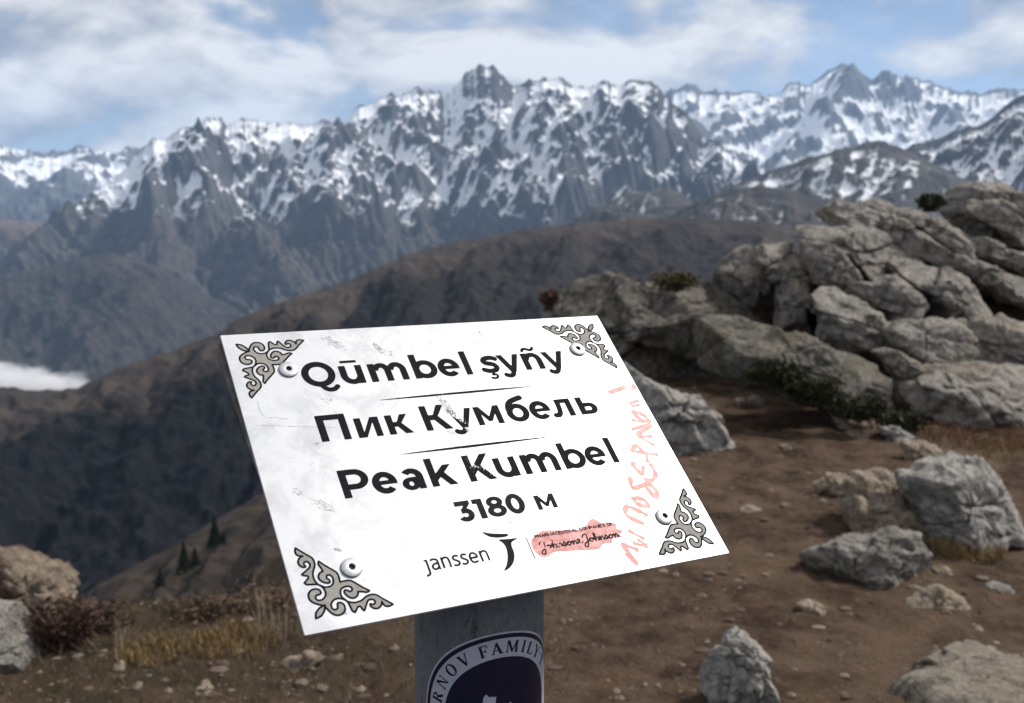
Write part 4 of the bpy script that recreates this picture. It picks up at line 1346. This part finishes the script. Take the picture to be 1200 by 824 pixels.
# --- company names along the bottom
pr = Print(76, 172, 160, 212, 0.1)
JB, W1 = 197.2, 1.32
P_ = lambda x: Pen(pr, x, JB)
p = P_(81.0); p.curve([(3.1, 7.6), (3.1, 0), (2.6, -2.2), (0.6, -3.0)], W1); p.poly((1.6, 7.7), (3.6, 7.7), (3.6, 6.7), (1.6, 6.7))
def j_a(p): p.curve([(0.6, 6.9), (2.4, 7.3), (4.4, 6.6), (4.8, 4.6), (4.8, 0)], W1); p.curve([(4.8, 4.3), (2.2, 4.0), (0.6, 2.4), (1.4, 0.6), (3.2, 0.6), (4.8, 1.8)], W1)
def j_n(p): p.rect(0, 0, W1, 7.6); p.curve([(0.6, 5.6), (2.0, 7.0), (3.8, 7.1), (5.0, 5.6), (5.1, 0)], W1)
def j_s(p): p.curve([(3.9, 6.8), (2.3, 7.2), (0.8, 6.4), (0.8, 5.0), (2.4, 3.9), (3.8, 2.8), (3.6, 1.2), (2.0, 0.5), (0.3, 0.9)], W1)
def j_e(p): p.curve([(0.7, 3.9), (5.2, 3.9), (4.9, 6.0), (3.0, 7.1), (1.2, 6.0), (0.6, 3.7), (1.4, 1.2), (3.2, 0.5), (5.0, 1.0)], W1)
for g, x in ((j_a, 86.3), (j_n, 93.4), (j_s, 100.9), (j_s, 106.5), (j_e, 112.0), (j_n, 119.6)):
    g(P_(x))
V, F = pr.mesh(lambda x, y: on_plate(x, y, 0.12))
mesh_obj('lettering', V, F, M_INK2, plate, smooth=False)
pr = Print(124, 172, 160, 210, 0.1)
pr.fill(spline([(127.6, 176.9), (132.5, 178.7), (138.5, 180.0), (143.6, 181.0), (143.2, 182.6), (137.5, 182.7), (132.0, 181.4), (129.0, 179.2)], 6, True))
pr.fill(spline([(136.4, 184.2), (142.5, 184.6), (149.2, 185.2), (144.6, 187.2), (143.2, 190.0), (142.8, 195.5), (140.2, 200.8), (136.0, 204.4), (131.4, 205.9), (134.8, 201.8), (137.8, 196.0), (138.9, 190.6), (138.2, 187.0)], 6, True))
V, F = pr.mesh(lambda x, y: on_plate(x, y, 0.12))
mesh_obj('bird_logo', V, F, M_INK2, plate, smooth=False)
pr = Print(150, 180, 160, 206, 0.1)
pr.stroke([(155.4, 185.0), (155.2, 201.6)], 0.6)
V, F = pr.mesh(lambda x, y: on_plate(x, y, 0.12))
mesh_obj('divider_line', V, F, M_INK2, plate, smooth=False)

# --- pink felt pen
t = NT('pink_marker')
nn_ = t.noise(t.map(t.position(), (1, .35, 1.6), rot=(0.3, 0.2, 0.5)), 120, 6, 0.7, 0.8)
M_PINK = t.out(t.mix(t.step(nn_, .30, .68), (0.34, 0.085, 0.08), (0.64, 0.27, 0.25)), 0.5, 0, None, 0.4)
t = NT('pale_pink_marker')
nn_ = t.noise(t.position(), 180, 6, 0.65, 0.5)
M_PINK2 = t.out(t.mix(t.step(nn_, .35, .65), (0.50, 0.14, 0.12), (0.62, 0.29, 0.26)), 0.5, 0, None, 0.4)
wear_pen = lambda X, Y: np.clip(fbm(X * 0.55, Y * 0.55, X * 0 + 8.8, 5, 0.6) - 0.33, 0, 1) * 1.3
pr = Print(150, 172, 236, 212)
pr.fill(spline([(157.0, 193.1), (158.2, 188.6), (162, 185.6), (169.1, 182.9), (182, 184.6), (195.7, 186.2), (202, 183.6), (208.0, 180.0), (211, 181.4), (213.6, 184.1), (219, 184.4), (224.5, 187.0), (223.0, 190.0), (226.6, 193.0),
                (222.8, 194.6), (224.0, 197.2), (216.6, 197.0), (214.0, 200.0), (208, 199.6), (202.3, 202.6), (194.1, 201.9), (180, 200.2), (170.7, 199.2), (166.0, 201.0), (162.0, 201.4), (158.4, 198.7)], 6, True))
V, F = pr.mesh(lambda x, y: on_plate(x, y, 0.10))
mesh_obj('marker_smear', V, F, M_PINK, plate, smooth=False)
HAND = [[(220.3, 208.8), (225.3, 217.0), (222.1, 203.1), (231.1, 208.7)], [(229.8, 202.4), (239.5, 207.2)], [(230.9, 192.9), (239.9, 201.1)], [(234.8, 200.9), (238.8, 206.0)],
        [(245.8, 190.4), (235.6, 181.7), (239.3, 175.0), (246.8, 180.0), (250.9, 183.8)], [(248.2, 168.9), (255.3, 172.1), (255.3, 177.5), (248.7, 174.3), (246.9, 169.3)],
        [(253.1, 153.1), (251.2, 161.6), (261.2, 161.0), (264.5, 171.3), (268.7, 166.5), (264.3, 159.2), (257.9, 160.9)], [(263.5, 141.6), (260.6, 143.0), (264.3, 150.7), (268.4, 145.2)],
        [(263.8, 154.7), (268.5, 157.6), (275.1, 152.9), (275.4, 143.9)], [(264.6, 130.9), (272.1, 127.2), (273.5, 133.2), (266.0, 130.4)], [(273.5, 133.2), (285.9, 137.2)], [(276.6, 134.8), (274.1, 142.1)],
        [(275.3, 112.2), (293.2, 111.4), (278.2, 117.8), (289.2, 121.1)], [(277.8, 118.5), (287.2, 129.2)], [(283.4, 96.6), (288.3, 105.3), (294.6, 106.7), (290.2, 99.3), (284.1, 96.7)],
        [(279.8, 104.2), (289.6, 107.1)], [(285.1, 88.8), (294.8, 87.4)], [(286.1, 91.4), (293.0, 91.7)], [(272.2, 77.4), (281, 75.6), (288.6, 73.6)], [(294.6, 75.6), (297.0, 74.6), (297.4, 72.4)]]
pr = Print(214, 68, 300, 222)
prd = Print(214, 68, 300, 222)
for st in HAND:
    q = spline(st, 6)
    w = (3.3 if len(st) > 2 else 2.8) * (1 + 0.35 * np.sin(np.arange(len(q)) * 0.9 + len(st)))
    pr.stroke(q, w)
    prd.stroke(q + np.array([0.2, w.mean() * .42]), 0.42)
pr.stroke([(273, 77.3), (288, 74.0)], 4.2)
pr.fill([(293.4, 77.4), (298.6, 76.6), (298.2, 70.6)])
V, F = pr.mesh(lambda x, y: on_plate(x, y, 0.08), wear=wear_pen)
mesh_obj('marker_writing', V, F, M_PINK2, plate, smooth=False)
V, F = prd.mesh(lambda x, y: on_plate(x, y, 0.11), wear=lambda X, Y: wear_pen(X + 40, Y) * 1.2)
mesh_obj('marker_writing', V, F, M_PINK, plate, smooth=False)

# --- print over the smear
CAPS = {  # one-stroke capitals, cap height 1, advance
    'P': ([[(0, 0), (0, 1), (.42, 1), (.56, .76), (.42, .5), (0, .5)]], .72), 'H': ([[(0, 0), (0, 1)], [(.56, 0), (.56, 1)], [(0, .52), (.56, .52)]], .8),
    'A': ([[(0, 0), (.32, 1), (.64, 0)], [(.12, .34), (.52, .34)]], .82), 'R': ([[(0, 0), (0, 1), (.42, 1), (.56, .76), (.42, .5), (0, .5)], [(.3, .5), (.6, 0)]], .78),
    'M': ([[(0, 0), (0, 1), (.36, .3), (.72, 1), (.72, 0)]], .94), 'C': ([[(.6, .82), (.34, 1), (.06, .76), (.06, .24), (.34, 0), (.6, .18)]], .78),
    'E': ([[(.5, 1), (0, 1), (0, 0), (.5, 0)], [(0, .52), (.44, .52)]], .7), 'U': ([[(0, 1), (0, .2), (.28, 0), (.56, .2), (.56, 1)]], .78), 'T': ([[(0, 1), (.6, 1)], [(.3, 1), (.3, 0)]], .72),
    'I': ([[(0, 0), (0, 1)]], .24), 'L': ([[(0, 1), (0, 0), (.46, 0)]], .62), 'O': ([[(.34, 0), (.04, .24), (.04, .76), (.34, 1), (.64, .76), (.64, .24), (.34, 0)]], .86),
    'N': ([[(0, 0), (0, 1), (.56, 0), (.56, 1)]], .8), 'S': ([[(.5, .86), (.28, 1), (.04, .8), (.12, .58), (.42, .44), (.5, .22), (.26, 0), (.02, .14)]], .68), 'F': ([[(0, 0), (0, 1), (.5, 1)], [(0, .52), (.42, .52)]], .64), ' ': ([], .4)}
txt = 'PHARMACEUTICAL COMPANIES OF'
tot = sum(CAPS[c][1] for c in txt)
k = 60.0 / tot
pr = Print(156, 180, 228, 192, 0.07)
x = 161.8
for c in txt:
    for st in CAPS[c][0]:
        pr.stroke([(x + a * k, 187.3 - b * 2.1) for a, b in st], 0.72)
    x += CAPS[c][1] * k
V, F = pr.mesh(lambda x, y: on_plate(x, y, 0.14))
mesh_obj('lettering', V, F, M_INK2, plate, smooth=False)
SCRIPT = {  # joined handwriting, x-height about 1
    'J': ([(.2, 1.5), (.5, 2.1), (1.0, 2.3), (1.1, 1.6), (.9, 0), (.6, -1.2), (.1, -1.1), (.3, -.3), (1.2, .3)], 1.25), 'o': ([(0, .4), (.5, 1), (.15, .8), (.05, .3), (.4, 0), (.75, .4), (.6, .9), (1.0, .75)], .95),
    'h': ([(0, .5), (.45, 1.7), (.35, 2.2), (.2, 1.8), (.2, 0), (.45, .9), (.75, .9), (.8, 0), (1.05, .3)], 1.0), 'n': ([(0, .7), (.2, 1), (.2, 0), (.5, .95), (.75, .85), (.75, .1), (1.0, .3)], .98),
    's': ([(0, .3), (.4, 1.1), (.6, .5), (.45, 0), (.15, .1), (.8, .3)], .8), '&': ([(.1, .1), (.6, .9), (.35, 1.2), (.15, .9), (.7, 0), (1.0, .4)], 1.0)}
txt = 'Johnson&Johnson'
tot = sum(SCRIPT[c][1] for c in txt)
k = 60.5 / tot
pr = Print(156, 184, 228, 204, 0.07)
x = 161.5
for i_, c in enumerate(txt):
    pts, adv = SCRIPT[c]
    yb = 196.2 + 0.2 * i_ / 15
    pr.stroke(spline([(x + a * k, yb - b * 2.6) for a, b in pts], 6), 1.0, round_=True)
    x += adv * k
V, F = pr.mesh(lambda x, y: on_plate(x, y, 0.14), wear=lambda X, Y: np.clip(fbm(X * 0.35, Y * 0.35, X * 0 + 2.8, 4) * 0.9 + 0.42 * sstep(188, 168, X) * sstep(160, 168, X), 0, 1))
mesh_obj('lettering', V, F, M_INK2, plate, smooth=False)

# --- scratches and rubbed smudges on the face
t = NT('grey_scuff')
sn_ = t.noise(t.position(), 900, 4, 0.7)
M_SCUFF = t.out(t.mix(t.step(sn_, .35, .65), (0.24, 0.24, 0.25), (0.46, 0.46, 0.47)), 0.6, 0, None, 0.2)
pr = Print(5, 5, 295, 218, 0.2)
pr.stroke(spline(SCR1, 8), 0.5)
pr.stroke(spline(SCR2, 8), 0.45)
V, F = pr.mesh(lambda x, y: on_plate(x, y, 0.05), step=1, wear=lambda X, Y: np.clip(fbm(X * .3, Y * .3, X * 0 + 4, 3) + 0.1, 0, 1) * 0.6)
mesh_obj('scratch', V, F, M_SCUFF, plate, smooth=False)
rs_ = np.random.RandomState(5)
for cx_, cy_, la, lb, an, dn in SMUDGE:
    pr = Print(cx_ - la - 3, cy_ - la - 3, cx_ + la + 3, cy_ + la + 3, 0.2)
    a_ = np.linspace(0, 2 * math.pi, 40)
    pr.fill(np.stack([cx_ + la * np.cos(a_) * math.cos(an) - lb * np.sin(a_) * math.sin(an), cy_ + la * np.cos(a_) * math.sin(an) + lb * np.sin(a_) * math.cos(an)], -1))

    def wr(X, Y):
        u = (X - cx_) * math.cos(an) + (Y - cy_) * math.sin(an); v = -(X - cx_) * math.sin(an) + (Y - cy_) * math.cos(an)
        e_ = (u / la) ** 2 + (v / lb) ** 2
        return np.clip(dn + 0.45 * e_ + 1.3 * fbm(u * .35 + cx_, v * 1.1, X * 0 + cy_, 5, .68), 0, 2)
    V, F = pr.mesh(lambda x, y: on_plate(x, y, 0.05), step=1, wear=wr)
    mesh_obj('smudge', V, F, M_SCUFF, plate, smooth=False)

# --- corner ornaments
LEAF = [(8.7, 8.7), (9.7, 12.0), (12.4, 14.6), (15.9, 15.9), (14.6, 12.4), (12.0, 9.7)]
WING = [(29.4, 15.4), (32.8, 14.1), (37.1, 14.5), (41.2, 16.7), (44.8, 17.1), (47.3, 16.1), (50.0, 13.3), (52.7, 10.8), (54.9, 8.7), (52.1, 7.9), (49.8, 8.8), (48.9, 11.6), (47.9, 9.4), (45.5, 7.9), (43.2, 8.3),
        (41.6, 10.1), (41.9, 11.5), (43.3, 10.8), (44.7, 11.5), (44.9, 13.1), (43.2, 14.2), (41.1, 13.7), (39.2, 11.1), (37.2, 8.0), (36.3, 9.1), (35.7, 11.0), (34.4, 11.1), (32.8, 9.4), (31.7, 8.1), (30.4, 9.2), (29.9, 12.2)]
BODY = [(28.3, 28.3), (31.6, 28.7), (34.8, 28.1), (37.6, 25.6), (40.8, 22.4), (43.9, 19.8), (42.0, 19.1), (39.3, 20.0), (36.9, 20.4), (36.3, 18.4), (34.0, 17.0), (31.7, 17.4), (29.9, 19.2), (29.0, 21.7), (29.9, 22.8),
        (31.4, 22.3), (32.2, 21.4), (33.7, 21.9), (34.1, 23.3), (33.1, 24.6), (30.9, 25.0), (28.2, 24.1), (26.8, 22.1), (26.8, 19.1), (28.7, 16.3), (29.4, 15.4), (27.3, 17.4), (24.5, 18.4), (21.7, 17.9), (19.6, 15.7),
        (19.4, 13.2), (20.7, 11.9), (22.5, 12.6), (22.9, 14.5), (23.6, 15.7), (25.4, 15.5), (26.7, 13.6), (26.4, 10.7), (24.3, 8.6), (21.0, 8.3), (18.5, 10.0), (16.6, 13.1), (15.6, 15.6)]
CORN = {(54.9, 8.7), (48.9, 11.6), (37.2, 8.0), (31.7, 8.1), (29.4, 15.4), (43.9, 19.8), (36.9, 20.4), (28.3, 28.3), (15.6, 15.6), (8.7, 8.7), (15.9, 15.9)}


def smooth_outline(pts):
    """closed outline, rounded through its points and sharp at the tips"""
    m = len(pts)
    out = []
    for k in range(m):
        b, c = np.array(pts[k]), np.array(pts[(k + 1) % m])
        a, d = np.array(pts[k - 1]), np.array(pts[(k + 2) % m])
        sw = lambda q: tuple(q) in CORN or tuple(q[::-1]) in CORN
        if sw(pts[k]): a = b
        if sw(pts[(k + 1) % m]): d = c
        for t_ in np.linspace(0, 1, 6, endpoint=False):
            out.append(0.5 * (2 * b + (c - a) * t_ + (2 * a - 5 * b + 4 * c - d) * t_ ** 2 + (3 * b - a - 3 * c + d) * t_ ** 3))
    return np.array(out)


M_ORN = m_plain('silver_grey_print', (0.27, 0.26, 0.24), 0.7, 0.0, 0.12, 400, 0.1)
shapes = [smooth_outline(LEAF), smooth_outline(WING), smooth_outline([(b, a) for a, b in WING]), smooth_outline(BODY + [(b, a) for a, b in BODY[::-1][1:-1]])]
prf = Print(4, 4, 60, 60, 0.1); pro = Print(4, 4, 60, 60, 0.1)
for sh in shapes:
    prf.fill(sh)
    pro.stroke(sh, 1.2, closed=True)
for cx, cy, fx, fy in ((0, 0, 1, 1), (PW, 0, -1, 1), (0, PH, 1, -1), (PW, PH, -1, -1)):
    for pr, m, h in ((prf, M_ORN, 0.08), (pro, M_INK, 0.12)):
        V, F = pr.mesh(lambda x, y: on_plate(cx + fx * x, cy + fy * y, h))
        if fx * fy < 0:
            F = [q[::-1] for q in F]
        o = mesh_obj('ornament' if m is M_ORN else 'ornament_outline', V, F, m, plate, smooth=False)

# --- rivets
M_RIV = m_plain('zinc_rivet', (0.56, 0.57, 0.59), 0.36, 0.55, 0.12, 300, 0.5)
M_HOLE_SHADE = m_plain('rivet_hole_rim_shade', (0.012, 0.012, 0.012), 0.6, 0.2, 0.2, 300)


def lathe(profile, cx, cy, seg=36):
    V, F, mi = [], [], []
    for k in range(seg):
        a = 2 * math.pi * k / seg
        for r_, h in profile:
            V.append(on_plate(np.array(cx + r_ * math.cos(a)), np.array(cy + r_ * math.sin(a)), h))
    n = len(profile)
    for k in range(seg):
        for j in range(n - 1):
            F.append((k * n + j, k * n + j + 1, ((k + 1) % seg) * n + j + 1, ((k + 1) % seg) * n + j))
            mi.append(1 if j >= n - 4 or j < 3 else 0)  # dark slot: the real hole, plus a black rim painting the shade under the head
    return V, F, mi


for x_, y_ in ((37.9, 34.0), (265.3, 33.6), (37.5, 186.7), (263.6, 187.5)):
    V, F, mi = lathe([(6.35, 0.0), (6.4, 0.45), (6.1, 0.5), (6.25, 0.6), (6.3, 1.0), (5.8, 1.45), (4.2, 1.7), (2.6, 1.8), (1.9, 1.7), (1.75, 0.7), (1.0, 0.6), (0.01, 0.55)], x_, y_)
    mesh_obj('rivet', V, F, [M_RIV, M_HOLE_SHADE], plate, smooth=True, mat_idx=mi)

# --- post: round steel pipe cut to the slope of the plate
PR = 0.04445
pc = CEN - PN * 0.012
seg = 72
V, F = [], []
for k in range(seg):
    a = 2 * math.pi * k / seg
    dx, dy = PR * math.cos(a), PR * math.sin(a)
    top = pc[2] - (PN[0] * dx + PN[1] * dy) / PN[2]
    V += [(CEN[0] + dx - SO[0], CEN[1] + dy - SO[1], -0.25), (CEN[0] + dx - SO[0], CEN[1] + dy - SO[1], top - SO[2])]
for k in range(seg):
    k2 = (k + 1) % seg
    F.append((2 * k, 2 * k2, 2 * k2 + 1, 2 * k + 1))
F.append(tuple(2 * k + 1 for k in range(seg)))
t = NT('grey_painted_steel')
pp = t.position()
n1 = t.noise(t.map(pp, (1, 1, .22)), 55, 8, 0.68, 0.6)
n2 = t.noise(pp, 230, 5, 0.65)
c = t.mix(t.step(n2, .35, .65), (0.085, 0.089, 0.097), (0.115, 0.119, 0.128))
c = t.mix(t.math('MULTIPLY', t.step(n1, .54, .63), .85), c, (0.028, 0.026, 0.027))
c = t.mix(t.math('MULTIPLY', t.step(t.noise(t.map(pp, (1, 1, .05)), 26, 3, .5), .55, .7), .35), c, (0.10, 0.10, 0.11))
M_POST = t.out(c, 0.5, 0.25, t.bump(n1, .25, .002), 0.35)
post = mesh_obj('post', V, F, M_POST, sign)
for pl_ in post.data.polygons[-1:]:
    pl_.use_smooth = False
# --- bracket under the plate
br = on_plate(np.array([105, 195, 195, 105]), np.array([70, 70, 150, 150]), -9.0)
br2 = on_plate(np.array([105, 195, 195, 105]), np.array([70, 70, 150, 150]), -13.0)
mesh_obj('bracket', np.concatenate([br, br2]), [(0, 1, 2, 3), (7, 6, 5, 4), (0, 4, 5, 1), (1, 5, 6, 2), (2, 6, 7, 3), (3, 7, 4, 0)], M_POST, sign, smooth=False)

# --- round sticker on the post
STC, STZ = 17.2, CAM_Z - 0.322


def on_post(x, y, h=0.0):
    """millimetres from the sticker centre (right, up) wrapped round the pipe"""
    th = (np.asarray(x) + STC) / 1000 / PR
    r_ = PR + h / 1000
    return np.stack([CEN[0] + r_ * np.sin(th) - SO[0], CEN[1] - r_ * np.cos(th) - SO[1], STZ + np.asarray(y) / 1000 - SO[2]], -1)


def disc_mesh(r0, r1, h, seg=96, nr=18):
    V, F = [], []
    for k in range(seg):
        a = 2 * math.pi * k / seg
        for j in range(nr + 1):
            r_ = r0 + (r1 - r0) * j / nr
            V.append(on_post(r_ * math.cos(a), r_ * math.sin(a), h))
    for k in range(seg):
        for j in range(nr):
            F.append((k * (nr + 1) + j, k * (nr + 1) + j + 1, ((k + 1) % seg) * (nr + 1) + j + 1, ((k + 1) % seg) * (nr + 1) + j))
    return np.array(V), np.array(F)


M_NAVY = m_plain('navy_vinyl', (0.008, 0.008, 0.030), 0.35, 0, 0.15, 200, 0.4)
M_SILV = m_plain('pale_vinyl', (0.40, 0.42, 0.50), 0.4, 0, 0.06, 200, 0.4)
V, F = disc_mesh(0.01, 56.7, 0.15)
sticker = mesh_obj('sticker', V, F, M_SILV, sign)
sticker['label'] = 'round navy and pale blue sticker wrapped on the post'
for r0, r1 in ((0.01, 39.8), (52.6, 55.4)):
    V, F = disc_mesh(r0, r1, 0.22, nr=18 if r0 < 1 else 3)
    mesh_obj('sticker_ring' if r0 > 1 else 'sticker_field', V, F, M_NAVY, sticker)


def srf(p, x, y0=0.0, y1=1.0, w=.09, ends=(True, True)):
    if ends[0]: p.rect(x - w, y0, x + w, y0 + .05)
    if ends[1]: p.rect(x - w, y1 - .05, x + w, y1)
def s_R(p): p.rect(.06, 0, .26, 1); srf(p, .16, w=.17); p.ring(.36, .74, .32, .26, .19, .06, -90, 90); p.rect(.2, .94, .4, 1); p.rect(.2, .48, .4, .54); p.poly((.32, .5), (.52, .5), (.86, 0), (.6, 0))
def s_N(p): p.rect(.08, 0, .15, 1); p.rect(.75, 0, .82, 1); p.poly((.04, 1), (.30, 1), (.82, 0), (.74, 0)); srf(p, .11, ends=(True, False), w=.13); srf(p, .78, ends=(False, True), w=.13)
def s_O(p): p.ring(.46, .5, .46, .53, .21, .06)
def s_V(p): p.poly((.02, 1), (.24, 1), (.52, .22), (.44, 0), (.38, 0)); p.poly((.78, 1), (.86, 1), (.50, 0), (.42, 0)); p.rect(-.04, .95, .34, 1); p.rect(.66, .95, .94, 1)
def s_F(p): p.rect(.06, 0, .26, 1); srf(p, .16, w=.17); p.rect(.1, .93, .74, 1); p.rect(.68, .70, .74, 1); p.rect(.2, .47, .56, .53); p.rect(.5, .36, .56, .64)
def s_A(p): p.poly((.04, 0), (.12, 0), (.44, .86), (.38, .98)); p.poly((.40, 1), (.50, 1), (.90, 0), (.66, 0), (.36, .80)); p.rect(.2, .27, .66, .33); p.rect(-.06, 0, .24, .05); p.rect(.56, 0, .98, .05)
def s_M(p): p.rect(.08, 0, .15, 1); p.rect(.86, 0, 1.06, 1); p.poly((.04, 1), (.28, 1), (.60, .2), (.52, 0)); p.poly((.92, 1), (1.0, 1), (.58, 0), (.50, .1)); srf(p, .11, ends=(True, False), w=.13); srf(p, .96, w=.17)
def s_I(p): p.rect(.06, 0, .26, 1); srf(p, .16, w=.17)
def s_L(p): p.rect(.06, 0, .26, 1); srf(p, .16, w=.17); p.rect(.1, 0, .7, .07); p.rect(.64, 0, .70, .32)
def s_Y(p): p.rect(.32, 0, .52, .5); srf(p, .42, w=.17, ends=(True, False)); p.poly((0, 1), (.22, 1), (.50, .45), (.34, .45)); p.poly((.74, 1), (.82, 1), (.50, .4), (.42, .44)); p.rect(-.06, .95, .3, 1); p.rect(.62, .95, .9, 1)
def s_T(p): p.rect(.28, 0, .48, 1); srf(p, .38, w=.17, ends=(True, False)); p.rect(0, .93, .76, 1); p.rect(0, .68, .06, 1); p.rect(.70, .68, .76, 1)


pr = Print(-57, -57, 57, 57, 0.1)
LH, LR = 7.8, 42.6
for g, ang, wd in ((s_R, 166.5, .86), (s_N, 152.5, .9), (s_O, 138.1, .92), (s_V, 123.8, .9), (s_F, 106.0, .76), (s_A, 95.0, .94), (s_M, 81.6, 1.12), (s_I, 69.9, .32), (s_L, 60.6, .76), (s_Y, 50.2, .84), (s_T, 35.0, .76)):
    a = R(ang)
    ux, uy = math.sin(a), -math.cos(a)          # along the text, clockwise
    rx, ry = math.cos(a), math.sin(a)

    def xf(q, ux=ux, uy=uy, rx=rx, ry=ry, wd=wd):
        u = (q[:, 0] - wd / 2) * LH * 1.02
        v = LR + q[:, 1] * LH
        return np.stack([rx * v + ux * u, ry * v + uy * u], -1)
    g(Pen(pr, 0, 0, xf=xf))
V, F = pr.mesh(lambda x, y: on_post(x, y, 0.3), run=6, wear=lambda X, Y: -0.22 + 0 * X)
mesh_obj('sticker_lettering', V, [q[::-1] for q in F], M_NAVY, sticker, smooth=False)
pr = Print(-30, -30, 30, 30, 0.15)
pr.fill([(-14, -4), (-13.6, 9.9), (-13.1, 13.2), (-12.2, 15.0), (-11.1, 15.6), (-10.4, 14.4), (-8.7, 13.2), (-7.6, 14.0), (-6.2, 13.2), (-4.9, 13.8), (-5.2, 11), (-5.4, 4), (0, 3), (4.2, 4), (4.5, 8.0), (5.2, 8.6), (5.8, 7.6), (6.0, -4)])
V, F = pr.mesh(lambda x, y: on_post(x, y, 0.3), run=6, wear=lambda X, Y: -0.22 + 0 * X)
mesh_obj('sticker_figure', V, [q[::-1] for q in F], M_SILV, sticker, smooth=False)
